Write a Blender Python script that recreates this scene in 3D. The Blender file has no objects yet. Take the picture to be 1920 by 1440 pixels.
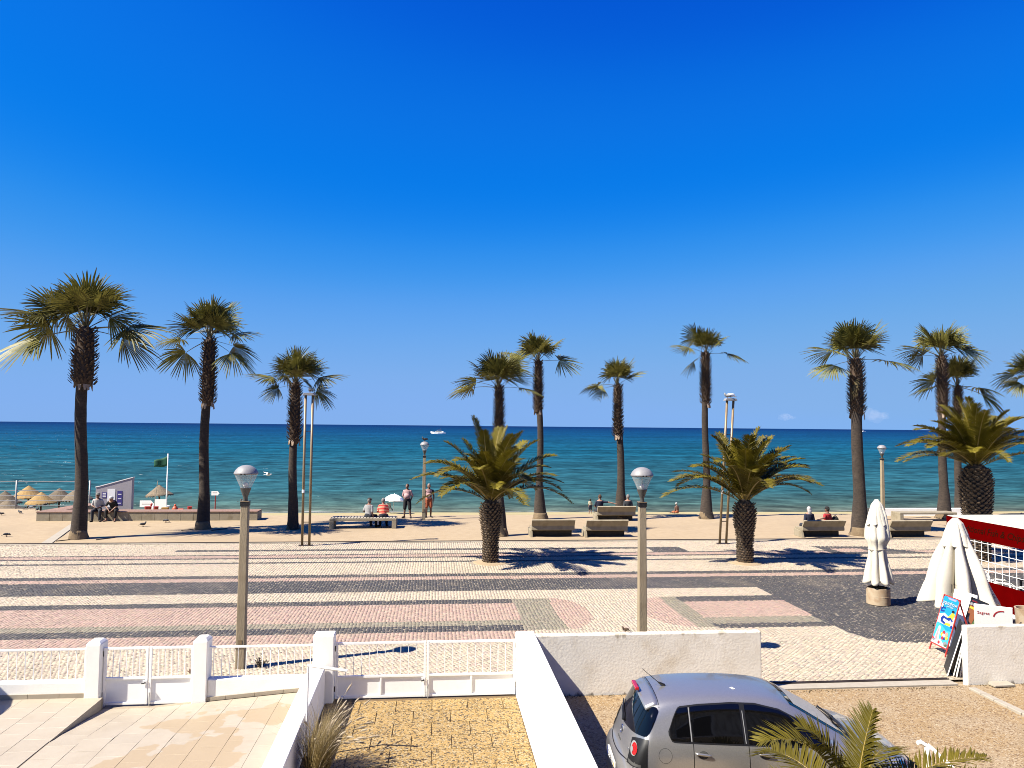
import bpy, bmesh, math, random
import numpy as np
from mathutils import Vector, Matrix, Euler, Quaternion
from mathutils.bvhtree import BVHTree
from mathutils import noise as mnoise
random.seed(7); np.random.seed(7)
R = math.radians; PI = math.pi
scene = bpy.context.scene; col = scene.collection

# ---------------------------------------------------------------- camera, sky, sun, exposure
H = 4.8; F = 1400.0; YAW = R(5.8); ROLL = math.atan(.0093); PITCH = math.atan(78.9/1400)
fw = Vector((math.sin(YAW)*math.cos(PITCH), math.cos(YAW)*math.cos(PITCH), math.sin(PITCH)))
rt = Vector((math.cos(YAW), -math.sin(YAW), 0)); up = rt.cross(fw)
rt, up = rt*math.cos(ROLL) + up*math.sin(ROLL), up*math.cos(ROLL) - rt*math.sin(ROLL)
cam = bpy.data.objects.new('camera', bpy.data.cameras.new('camera')); col.objects.link(cam)
cam.data.sensor_width = 36; cam.data.lens = F/1920*36; cam.data.clip_start = .1; cam.data.clip_end = 80000
cam.matrix_world = Matrix(((rt.x, up.x, -fw.x, 0), (rt.y, up.y, -fw.y, 0), (rt.z, up.z, -fw.z, H), (0, 0, 0, 1)))
scene.camera = cam

SUN_EL = R(49); SUN_H = Vector((-.954, -.301, 0)).normalized()
S = Vector((SUN_H.x*math.cos(SUN_EL), SUN_H.y*math.cos(SUN_EL), math.sin(SUN_EL)))
world = bpy.data.worlds.new('World'); scene.world = world; world.use_nodes = True
wn = world.node_tree; bg = wn.nodes['Background']
sky = wn.nodes.new('ShaderNodeTexSky'); sky.sky_type = 'NISHITA'; sky.sun_disc = False
sky.sun_elevation = SUN_EL; sky.sun_rotation = math.atan2(SUN_H.x, SUN_H.y)
sky.air_density = 1.0; sky.dust_density = 0; sky.ozone_density = 3.0; sky.altitude = 0
sc0 = wn.nodes.new('ShaderNodeVectorMath'); sc0.operation = 'SCALE'; sc0.inputs['Scale'].default_value = .1
cv = wn.nodes.new('ShaderNodeRGBCurve'); sc1 = wn.nodes.new('ShaderNodeVectorMath'); sc1.operation = 'SCALE'; sc1.inputs['Scale'].default_value = 7.07
for ch, pts in enumerate((((.074, .001), (.096, .0015), (.118, .003), (.16, .006), (.2, .035), (.281, .12), (.44, .2), (.6, .225), (1, .23)),
                          ((.133, .06), (.168, .10), (.204, .16), (.27, .216), (.333, .29), (.438, .375), (.602, .43), (.709, .44), (1, .46)),
                          ((.267, .58), (.316, .67), (.368, .76), (.453, .83), (.55, .86), (.61, .865), (.70, .83), (1, .84)))):
    c_ = cv.mapping.curves[ch]; c_.points[0].location = (0, 0); c_.points[1].location = pts[-1]
    for p_ in pts[:-1]: c_.points.new(*p_)
cv.mapping.update()
wn.links.new(sky.outputs[0], sc0.inputs[0]); wn.links.new(sc0.outputs[0], cv.inputs['Color']); wn.links.new(cv.outputs[0], sc1.inputs[0]); wn.links.new(sc1.outputs[0], bg.inputs[0])
bg.inputs[1].default_value = .05
sun = bpy.data.objects.new('sun', bpy.data.lights.new('sun', 'SUN')); col.objects.link(sun)
sun.data.energy = 5; sun.data.angle = R(.53); sun.data.color = (1, .93, .81)
sun.rotation_euler = S.to_track_quat('Z', 'Y').to_euler(); sun.location = (-20, -10, 30)
vs = scene.view_settings; vs.view_transform = 'Standard'; vs.look = 'None'; vs.exposure = 1.5; vs.gamma = 1
vs.use_curve_mapping = False
scene.cycles.pixel_filter_type = 'BLACKMAN_HARRIS'; scene.cycles.filter_width = .95

# ---------------------------------------------------------------- helpers
def tag(o, label=None, cat=None, group=None, kind=None):
    if label: o['label'] = label
    if cat: o['category'] = cat
    if group: o['group'] = group
    if kind: o['kind'] = kind
    return o
def empty(name, loc=(0, 0, 0), rz=0, label=None, cat=None, group=None):
    o = bpy.data.objects.new(name, None); col.objects.link(o); o.location = loc; o.rotation_euler = (0, 0, rz)
    o.empty_display_size = .2
    return tag(o, label, cat, group)
def link(name, mesh, parent=None):
    o = bpy.data.objects.new(name, mesh); col.objects.link(o)
    if parent: o.parent = parent
    return o
def copy_tree(o, parent=None):
    c = o.copy(); col.objects.link(c)
    if parent: c.parent = parent
    for ch in [x for x in KIDS.get(o.name, [])]: copy_reg(ch, c)
    return c
KIDS = {}
def copy_reg(ch, parent):
    c = ch.copy(); col.objects.link(c); c.parent = parent
    KIDS.setdefault(parent.name, []).append(c)
    for g in list(KIDS.get(ch.name, [])): copy_reg(g, c)
    return c

class MB:
    def __init__(s): s.v = []; s.f = []; s.M = None; s.c = []
    def add(s, vs_, fs):
        b = len(s.v)
        s.v += [tuple(s.M @ Vector(p)) if s.M else tuple(p) for p in vs_]
        s.f += [tuple(i + b for i in q) for q in fs]
    def box(s, a, b, taper=None):
        (x0, y0, z0), (x1, y1, z1) = a, b
        s.add([(x0, y0, z0), (x1, y0, z0), (x1, y1, z0), (x0, y1, z0), (x0, y0, z1), (x1, y0, z1), (x1, y1, z1), (x0, y1, z1)],
              [(3, 2, 1, 0), (4, 5, 6, 7), (0, 1, 5, 4), (1, 2, 6, 5), (2, 3, 7, 6), (3, 0, 4, 7)])
        return s
    def tube(s, pts, rad, n=8, caps=True, flat=1.0, side=None):
        pts = [Vector(p) for p in pts]; k = len(pts)
        if not hasattr(rad, '__len__'): rad = [rad]*k
        vs_ = []; ref = None
        for i, p in enumerate(pts):
            t = (pts[min(i+1, k-1)] - pts[max(i-1, 0)]).normalized()
            if side is not None: a = (Vector(side) - t*Vector(side).dot(t)).normalized()
            else:
                if ref is None: ref = Vector((1, 0, 0)) if abs(t.x) < .9 else Vector((0, 1, 0))
                a = (ref - t*ref.dot(t)).normalized(); ref = a
            b = t.cross(a)
            for j in range(n):
                w = 2*PI*j/n
                vs_.append(p + (a*math.cos(w) + b*math.sin(w)*flat)*rad[i])
        fs = [(i*n+j, i*n+(j+1) % n, (i+1)*n+(j+1) % n, (i+1)*n+j) for i in range(k-1) for j in range(n)]
        if caps: fs += [tuple(range(n-1, -1, -1)), tuple((k-1)*n+j for j in range(n))]
        s.add(vs_, fs); return s
    def lathe(s, prof, n=16, c=(0, 0, 0), caps=True, wob=0):
        vs_ = []; k = len(prof)
        for i, (r, z) in enumerate(prof):
            for j in range(n):
                w = 2*PI*j/n; q = r*(1 + (wob*math.sin(3*w+i) if wob else 0))
                vs_.append((c[0]+q*math.cos(w), c[1]+q*math.sin(w), c[2]+z))
        fs = [(i*n+j, i*n+(j+1) % n, (i+1)*n+(j+1) % n, (i+1)*n+j) for i in range(k-1) for j in range(n)]
        if caps: fs += [tuple(range(n-1, -1, -1)), tuple((k-1)*n+j for j in range(n))]
        s.add(vs_, fs); return s
    def ball(s, c, r, n=10, m=6):
        if not hasattr(r, '__len__'): r = (r, r, r)
        vs_ = [(c[0], c[1], c[2]-r[2])]
        for i in range(1, m):
            a = -PI/2 + PI*i/m
            for j in range(n):
                w = 2*PI*j/n
                vs_.append((c[0]+r[0]*math.cos(a)*math.cos(w), c[1]+r[1]*math.cos(a)*math.sin(w), c[2]+r[2]*math.sin(a)))
        vs_.append((c[0], c[1], c[2]+r[2])); L = len(vs_)-1
        fs = [(0, 1+(j+1) % n, 1+j) for j in range(n)]
        fs += [(1+i*n+j, 1+i*n+(j+1) % n, 1+(i+1)*n+(j+1) % n, 1+(i+1)*n+j) for i in range(m-2) for j in range(n)]
        fs += [(1+(m-2)*n+j, 1+(m-2)*n+(j+1) % n, L) for j in range(n)]
        s.add(vs_, fs); return s
    def prism(s, poly, x0, x1, axis='x'):
        """extrude a 2-D polygon along an axis: x -> poly is (y, z); y -> (x, z); z -> (x, y)"""
        n = len(poly)
        mk = {'x': lambda t, p: (t, p[0], p[1]), 'y': lambda t, p: (p[0], t, p[1]), 'z': lambda t, p: (p[0], p[1], t)}[axis]
        s.add([mk(x0, p) for p in poly] + [mk(x1, p) for p in poly],
              [tuple(range(n)), tuple(range(2*n-1, n-1, -1))] + [(i, n+i, n+(i+1) % n, (i+1) % n) for i in range(n)])
        return s
    def quad(s, a, b, c, d): s.add([a, b, c, d], [(0, 1, 2, 3)]); return s
    def grid(s, P):
        """P[i][j] rows of points"""
        n, m = len(P), len(P[0])
        s.add([p for r in P for p in r], [(i*m+j, i*m+j+1, (i+1)*m+j+1, (i+1)*m+j) for i in range(n-1) for j in range(m-1)])
        return s
    def mesh(s, name, mat=None, smooth=False, fix=True):
        me = bpy.data.meshes.new(name); me.from_pydata(s.v, [], s.f)
        if fix:
            bm = bmesh.new(); bm.from_mesh(me); bmesh.ops.recalc_face_normals(bm, faces=bm.faces); bm.to_mesh(me); bm.free()
        if mat: me.materials.append(mat)
        if smooth: me.polygons.foreach_set('use_smooth', [True]*len(me.polygons))
        me.update(); return me
    def build(s, name, mat, parent=None, smooth=False, bevel=0, label=None, fix=True, solid=0):
        o = link(name, s.mesh(name, mat, smooth, fix), parent)
        if parent: KIDS.setdefault(parent.name, []).append(o)
        if solid:
            m = o.modifiers.new('solid', 'SOLIDIFY'); m.thickness = solid; m.offset = 0
        if bevel:
            m = o.modifiers.new('bevel', 'BEVEL'); m.width = bevel; m.segments = 2; m.limit_method = 'ANGLE'; m.angle_limit = R(35)
        if label: o['label'] = label
        return o
def part(name, mesh, parent, loc=None, rot=None, sc=None):
    o = link(name, mesh, parent); KIDS.setdefault(parent.name, []).append(o)
    if loc is not None: o.location = loc
    if rot is not None: o.rotation_euler = rot
    if sc is not None: o.scale = sc
    return o
def shade_auto(o, ang=40):
    me = o.data; bm = bmesh.new(); bm.from_mesh(me)
    for e in bm.edges: e.smooth = len(e.link_faces) == 2 and e.calc_face_angle(0) < R(ang)
    for f_ in bm.faces: f_.smooth = True
    bm.to_mesh(me); bm.free(); return o
def text_part(name, s, size, mat, parent, M, depth=.004, shear=0, align='CENTER'):
    cu = bpy.data.curves.new(name, 'FONT'); cu.body = s; cu.size = size; cu.extrude = depth; cu.shear = shear
    cu.align_x = align; cu.align_y = 'CENTER'; cu.resolution_u = 2
    t = bpy.data.objects.new(name, cu); col.objects.link(t); bpy.context.view_layer.update()
    me = bpy.data.meshes.new_from_object(t.evaluated_get(bpy.context.evaluated_depsgraph_get()))
    bpy.data.objects.remove(t); me.materials.clear(); me.materials.append(mat)
    o = link(name, me, parent); o.matrix_local = M; KIDS.setdefault(parent.name, []).append(o)
    return o

# ---------------------------------------------------------------- materials
def mat(name, c1, c2=None, scale=8, rough=.7, bump=0, bscale=None, metal=0, spec=.5, detail=5, coat=0, rnd=0, attr=False, stretch=(1, 1, 1),
        transl=0, c3=None, scale3=1.5, f3=(.45, .6), tex='Object', al=.45):
    c1 = tuple(x*al for x in c1); c2 = c2 and tuple(x*al for x in c2); c3 = c3 and tuple(x*al for x in c3)
    m = bpy.data.materials.new(name); m.use_nodes = True; nt = m.node_tree; N = nt.nodes; L = nt.links
    b = N['Principled BSDF']; b.inputs['Roughness'].default_value = rough; b.inputs['Metallic'].default_value = metal
    b.inputs['Specular IOR Level'].default_value = spec; b.inputs['Coat Weight'].default_value = coat; b.inputs['Coat Roughness'].default_value = .04
    tc = N.new('ShaderNodeTexCoord'); mp = N.new('ShaderNodeMapping'); mp.inputs['Scale'].default_value = stretch
    L.new(tc.outputs[tex], mp.inputs[0])
    out = None
    if attr:
        a = N.new('ShaderNodeAttribute'); a.attribute_name = 'Col'; out = a.outputs['Color']
    if c2 is not None:
        nz = N.new('ShaderNodeTexNoise'); nz.inputs['Scale'].default_value = scale; nz.inputs['Detail'].default_value = detail
        nz.inputs['Roughness'].default_value = .6; L.new(mp.outputs[0], nz.inputs['Vector'])
        rp = N.new('ShaderNodeValToRGB'); rp.color_ramp.elements[0].position = .32; rp.color_ramp.elements[1].position = .68
        rp.color_ramp.elements[0].color = (*c1, 1); rp.color_ramp.elements[1].color = (*c2, 1)
        L.new(nz.outputs['Fac'], rp.inputs[0])
        if attr:
            mx = N.new('ShaderNodeMix'); mx.data_type = 'RGBA'; mx.blend_type = 'MULTIPLY'; mx.inputs[0].default_value = 1
            L.new(out, mx.inputs[6]); L.new(rp.outputs[0], mx.inputs[7]); out = mx.outputs[2]
        else: out = rp.outputs[0]
    if c3 is not None:
        n3 = N.new('ShaderNodeTexNoise'); n3.inputs['Scale'].default_value = scale3; n3.inputs['Detail'].default_value = 4
        L.new(tc.outputs[tex], n3.inputs['Vector'])
        r3 = N.new('ShaderNodeMapRange'); r3.inputs[1].default_value = f3[0]; r3.inputs[2].default_value = f3[1]
        L.new(n3.outputs['Fac'], r3.inputs[0])
        mx = N.new('ShaderNodeMix'); mx.data_type = 'RGBA'; L.new(r3.outputs[0], mx.inputs[0])
        if out: L.new(out, mx.inputs[6])
        else: mx.inputs[6].default_value = (*c1, 1)
        mx.inputs[7].default_value = (*c3, 1); out = mx.outputs[2]
    if rnd:
        oi = N.new('ShaderNodeObjectInfo'); mr = N.new('ShaderNodeMapRange'); mr.inputs[3].default_value = 1-rnd; mr.inputs[4].default_value = 1+rnd
        L.new(oi.outputs['Random'], mr.inputs[0])
        mx = N.new('ShaderNodeMix'); mx.data_type = 'RGBA'; mx.blend_type = 'MULTIPLY'; mx.inputs[0].default_value = 1
        if out: L.new(out, mx.inputs[6])
        else: mx.inputs[6].default_value = (*c1, 1)
        L.new(mr.outputs[0], mx.inputs[7]); out = mx.outputs[2]
    if out: L.new(out, b.inputs['Base Color'])
    else: b.inputs['Base Color'].default_value = (*c1, 1)
    if bump:
        n2 = N.new('ShaderNodeTexNoise'); n2.inputs['Scale'].default_value = bscale or scale*3; n2.inputs['Detail'].default_value = 6
        L.new(mp.outputs[0], n2.inputs['Vector'])
        bp = N.new('ShaderNodeBump'); bp.inputs['Strength'].default_value = bump; bp.inputs['Distance'].default_value = .02
        L.new(n2.outputs['Fac'], bp.inputs['Height']); L.new(bp.outputs[0], b.inputs['Normal'])
    if transl:
        tr = N.new('ShaderNodeBsdfTranslucent'); ms = N.new('ShaderNodeMixShader'); ms.inputs[0].default_value = transl
        if out: L.new(out, tr.inputs[0])
        else: tr.inputs[0].default_value = (*c1, 1)
        L.new(b.outputs[0], ms.inputs[1]); L.new(tr.outputs[0], ms.inputs[2]); L.new(ms.outputs[0], N['Material Output'].inputs[0])
    return m
def spots(m, c, scale, lo, hi, strength=1.0, voronoi=False, al=.45):
    c = tuple(x*al for x in c)
    """speckles / stains of another colour laid over a material's base colour"""
    nt = m.node_tree; N = nt.nodes; L = nt.links; b = N['Principled BSDF']
    tc = N.new('ShaderNodeTexCoord')
    t = N.new('ShaderNodeTexVoronoi' if voronoi else 'ShaderNodeTexNoise'); t.inputs['Scale'].default_value = scale
    L.new(tc.outputs['Object'], t.inputs['Vector'])
    r = N.new('ShaderNodeMapRange'); r.inputs[1].default_value = lo; r.inputs[2].default_value = hi; r.inputs[4].default_value = strength
    if voronoi:
        sp = N.new('ShaderNodeSeparateColor'); L.new(t.outputs['Color'], sp.inputs[0]); L.new(sp.outputs[0], r.inputs[0])
    else: L.new(t.outputs['Fac'], r.inputs[0])
    mx = N.new('ShaderNodeMix'); mx.data_type = 'RGBA'; L.new(r.outputs[0], mx.inputs[0]); mx.inputs[7].default_value = (*c, 1)
    if b.inputs['Base Color'].links:
        L.new(b.inputs['Base Color'].links[0].from_socket, mx.inputs[6])
    else: mx.inputs[6].default_value = b.inputs['Base Color'].default_value
    L.new(mx.outputs[2], b.inputs['Base Color']); return m

M = {}
M['stone'] = mat('stone', (.86, .86, .86), (1.12, 1.1, 1.06), 22, .75, .25, 60, attr=True, al=1)
spots(M['stone'], (.17, .135, .095), .55, .56, .8, .4, al=1)
M['plinth'] = mat('shaded_bench_plinth', (.05, .042, .03), (.07, .06, .045), 5, .9, al=1)  # bench plinth colour darkened to stand in for the shade under the seat
M['joint'] = mat('joint_sand', (.2, .165, .12), (.25, .21, .155), 6, .95, al=1)
M['sand'] = mat('plaza_sand', (.245, .182, .108), (.285, .218, .135), 3, .95, .5, 14, c3=(.225, .17, .105), scale3=.35, f3=(.5, .75), al=1)
spots(M['sand'], (.48, .33, .19), 30, .6, .75, .5)
M['beach'] = mat('beach_sand', (.25, .205, .09), (.28, .235, .115), 2, .95, .6, 5, al=1)
M['kerb'] = mat('kerb_concrete', (.24, .21, .165), (.28, .25, .2), 6, .85, .2, al=1)
M['darksteel'] = mat('dark_steel', (.05, .035, .03), (.08, .05, .04), 12, .6)
M['white'] = mat('white_stucco', (.72, .70, .645), (.76, .74, .685), 5, .85, .12, 60, c3=(.68, .64, .57), scale3=1.6, f3=(.55, .8), al=1)
spots(M['white'], (.6, .54, .44), 9, .7, .85, .45, al=.9)
def streaks(m, c, z0, z1, amt=.8):
    """rain and damp stains: ragged patches that start at height z0 and thin out towards z1"""
    nt = m.node_tree; N = nt.nodes; L = nt.links; b = N['Principled BSDF']; geo = N.new('ShaderNodeNewGeometry'); mp = N.new('ShaderNodeMapping'); mp.inputs['Scale'].default_value = (5, 5, 1.6)
    L.new(geo.outputs['Position'], mp.inputs[0]); nz = N.new('ShaderNodeTexNoise'); nz.inputs['Scale'].default_value = 1; nz.inputs['Detail'].default_value = 6; nz.inputs['Roughness'].default_value = .65; L.new(mp.outputs[0], nz.inputs[0])
    sp = N.new('ShaderNodeSeparateXYZ'); L.new(geo.outputs['Position'], sp.inputs[0]); mz = N.new('ShaderNodeMapRange'); mz.inputs[1].default_value = z0; mz.inputs[2].default_value = z1; mz.inputs[3].default_value = .47; mz.inputs[4].default_value = .85; L.new(sp.outputs[2], mz.inputs[0])
    su = N.new('ShaderNodeMath'); su.operation = 'SUBTRACT'; L.new(nz.outputs['Fac'], su.inputs[0]); L.new(mz.outputs[0], su.inputs[1]); mr = N.new('ShaderNodeMapRange'); mr.inputs[1].default_value = 0; mr.inputs[2].default_value = .10; mr.inputs[4].default_value = amt; L.new(su.outputs[0], mr.inputs[0])
    mx = N.new('ShaderNodeMix'); mx.data_type = 'RGBA'; L.new(mr.outputs[0], mx.inputs[0]); mx.inputs[7].default_value = (*c, 1); L.new(b.inputs['Base Color'].links[0].from_socket, mx.inputs[6]); L.new(mx.outputs[2], b.inputs['Base Color'])
M['whitepaint'] = mat('white_paint', (.74, .735, .71), (.78, .775, .75), 9, .45, al=1)
M['oldwhite'] = mat('weathered_white_stucco', (.60, .56, .475), (.67, .63, .545), 3, .9, .22, 22, c3=(.53, .47, .37), scale3=2.2, f3=(.55, .75), al=1)
spots(M['oldwhite'], (.34, .27, .18), 7, .72, .82, .5)
M['tile'] = mat('terrace_tile', (.285, .242, .18), (.315, .272, .208), 3, .5, .04, rnd=.03, al=1)
M['grout'] = mat('tile_grout', (.21, .17, .12), (.24, .2, .145), 9, .9, al=1)
M['slab'] = mat('pebble_slab', (.2, .12, .03), (.30, .2, .07), 26, .8, .6, 60, rnd=.08, al=1)
spots(M['slab'], (.025, .015, .008), 42, .70, .76, .9, True, 1); spots(M['slab'], (.30, .24, .14), 50, .8, .86, .8, True, 1)
M['slabjoint'] = mat('slab_joint', (.09, .055, .02), (.13, .085, .04), 14, .9, al=1)
M['yard'] = mat('yard_gravel', (.2, .13, .058), (.25, .172, .085), 9, .9, .9, 45, c3=(.235, .175, .105), scale3=.7, f3=(.45, .65), al=1)
spots(M['yard'], (.1, .055, .022), 38, .78, .86, .8, True, 1); spots(M['yard'], (.3, .24, .16), 44, .8, .88, .8, True, 1)
streaks(M['oldwhite'], (.2, .16, .1), 1.06, .80, .65); streaks(M['oldwhite'], (.1, .075, .045), -.02, .16, .85); streaks(M['white'], (.45, .4, .32), 1.14, .95, .35); streaks(M['white'], (.3, .26, .2), -.02, .12, .5)
M['concrete'] = mat('lamp_concrete', (.2, .16, .098), (.25, .2, .13), 5, .85, .3, 40, stretch=(1, 1, .25), c3=(.17, .12, .065), scale3=2, f3=(.55, .75), al=1)
M['benchc'] = mat('bench_concrete', (.2, .17, .115), (.24, .205, .145), 4, .85, .3, 40, c3=(.17, .14, .09), scale3=2.5, f3=(.5, .7), al=1)
M['capgrey'] = mat('lamp_cap_grey', (.36, .35, .36), (.42, .41, .42), 12, .55)
M['dgrey'] = mat('dark_grey_metal', (.09, .09, .085), (.12, .12, .11), 12, .5)
M['black'] = mat('black_plastic', (.012, .012, .012), rough=.5)
M['frost'] = mat('white_bulb', (.8, .8, .78), rough=.25, al=0.9)
def glass(name, c, alpha, rough=.05):
    m = mat(name, c, rough=rough, spec=.6); m.node_tree.nodes['Principled BSDF'].inputs['Alpha'].default_value = alpha; return m
M['glass'] = glass('lamp_glass', (1.2, 1.25, 1.2), .30)
M['rib'] = glass('lamp_glass_rib', (.85, .88, .88), .5)
M['trunk'] = mat('palm_trunk_bark', (.016, .011, .008), (.042, .029, .02), 5, .95, 1.0, 16, stretch=(1.4, 1.4, 4.5), c3=(.06, .044, .031), scale3=2.2, f3=(.55, .8), al=1)
M['trunkbase'] = mat('palm_base_bark', (.1, .068, .036), (.14, .1, .056), 6, .95, .8, 16, al=1)
M['stub'] = mat('palm_leaf_stubs', (.025, .014, .008), (.065, .038, .02), 9, .9, .4, al=1)
M['stublight'] = mat('date_palm_leaf_stubs', (.065, .043, .025), (.18, .128, .078), 9, .9, .4, al=1)
M['husk'] = mat('dry_husk', (.46, .33, .22), (.56, .42, .3), 7, .9)
M['fan'] = mat('fan_palm_leaf', (.042, .043, .007), (.15, .132, .028), 3.5, .5, spec=.2, rnd=.45, transl=.18, al=1)
M['fandry'] = mat('fan_palm_dry_leaf', (.08, .06, .025), (.12, .095, .045), 3, .7, spec=.2, rnd=.2, transl=.1, al=1)
M['petiole'] = mat('palm_petiole', (.15, .13, .05), (.22, .18, .08), 4, .5)
M['date'] = mat('date_palm_leaf', (.075, .062, .004), (.135, .108, .011), 3, .5, spec=.2, rnd=.4, transl=.2, al=1)
M['rachis'] = mat('date_palm_rachis', (.2, .14, .03), (.25, .18, .05), 3, .5, al=1)
M['paint'] = mat('silver_car_paint', (.34, .335, .315), (.385, .375, .355), 60, .30, metal=.75, coat=.55, detail=2, al=1)
M['carglass'] = mat('tinted_car_glass', (.004, .004, .004), rough=.03, spec=.5)
M['rubber'] = mat('black_rubber', (.01, .01, .01), rough=.45)
M['redlamp'] = mat('red_lamp_lens', (.6, .012, .012), rough=.12, coat=.6)
M['clearlamp'] = mat('clear_lamp_lens', (.72, .7, .7), rough=.12, coat=.7, metal=.4)
M['darkred'] = mat('dark_red_lens', (.05, .006, .008), rough=.15, coat=.6)
M['chrome'] = mat('chrome', (.7, .7, .7), rough=.12, metal=1, al=1)
M['numplate'] = mat('number_plate', (.82, .82, .8), rough=.4, al=0.9)
M['blue'] = mat('print_blue', (.02, .08, .5), rough=.4)
M['yellow'] = mat('print_yellow', (.9, .6, .06), rough=.4)
M['canvas'] = mat('parasol_canvas', (.47, .435, .355), (.52, .485, .405), 3, .9, .2, 30, transl=.08, al=1)
M['redcanvas'] = mat('red_canvas', (.060, .0004, .0005), (.072, .0005, .0006), 4, 1, .1, spec=0, al=1)
M['roofcanvas'] = mat('white_roof_canvas', (.36, .345, .27), (.38, .365, .29), 3, .8, al=1)
M['lettering'] = mat('dark_lettering', (.016, .004, .002), rough=1, spec=0, al=1)
M['wood'] = mat('deck_wood', (.36, .2, .14), (.48, .3, .22), 4, .8, .3, 20, stretch=(4, 1, 1), rnd=.12)
M['thatch'] = mat('thatch', (.085, .065, .042), (.135, .105, .068), 6, .95, .8, 25, rnd=.25, al=1)
M['thatchgold'] = mat('golden_thatch', (.21, .13, .045), (.27, .175, .065), 6, .95, .8, 25, al=1)
M['darkwood'] = mat('brown_wood', (.09, .055, .035), (.14, .09, .06), 6, .8)
M['greenflag'] = mat('green_flag_cloth', (.0, .11, .055), (.0, .14, .07), 3, .8, transl=.15)
M['red'] = mat('red_plastic', (.6, .03, .02), rough=.5)
M['orange'] = mat('orange_plastic', (.8, .12, .03), rough=.5)
M['tube'] = mat('bronze_tube', (.36, .25, .13), (.44, .32, .18), 5, .45, metal=.2)
M['steelgrey'] = mat('galvanised_steel', (.5, .5, .5), (.58, .58, .57), 8, .5, metal=.3)
M['lilac'] = mat('painted_board', (.62, .58, .62), (.68, .63, .66), 3, .8, .2, 20, stretch=(6, 1, 1))
M['plastic'] = mat('white_plastic', (.8, .79, .76), rough=.4, al=0.9)
M['pot'] = mat('terracotta_cream_pot', (.66, .5, .32), (.74, .6, .42), 3, .7, .1, c3=(.58, .4, .24), scale3=5)
M['soil'] = mat('soil', (.14, .09, .04), (.22, .15, .06), 30, .95, .6)
M['weed'] = mat('dry_weed', (.12, .08, .04), (.2, .15, .07), 8, .9)
M['grassy'] = mat('ornamental_grass_blade', (.3, .21, .06), (.44, .32, .12), 3, .7, transl=.2)
M['plume'] = mat('grass_plume', (.62, .5, .34), (.72, .6, .44), 12, .95, transl=.15)
M['skin'] = mat('skin', (.5, .26, .17), (.55, .3, .2), 6, .6)
M['skintan'] = mat('tanned_skin', (.27, .13, .08), (.31, .155, .1), 6, .6)
M['bird'] = mat('pigeon_feather', (.03, .032, .04), (.1, .1, .115), 14, .7)
M['gull'] = mat('gull_feather', (.75, .75, .74), rough=.7, al=0.9)
M['gullgrey'] = mat('gull_grey_feather', (.36, .37, .39), rough=.7)
def cloth(n, c, c2=None, **k):
    if n not in M: M[n] = mat(n, c, c2 or tuple(min(1, x*1.15+.004) for x in c), 14, .9, .15, 60, **k)
    return M[n]
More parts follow.
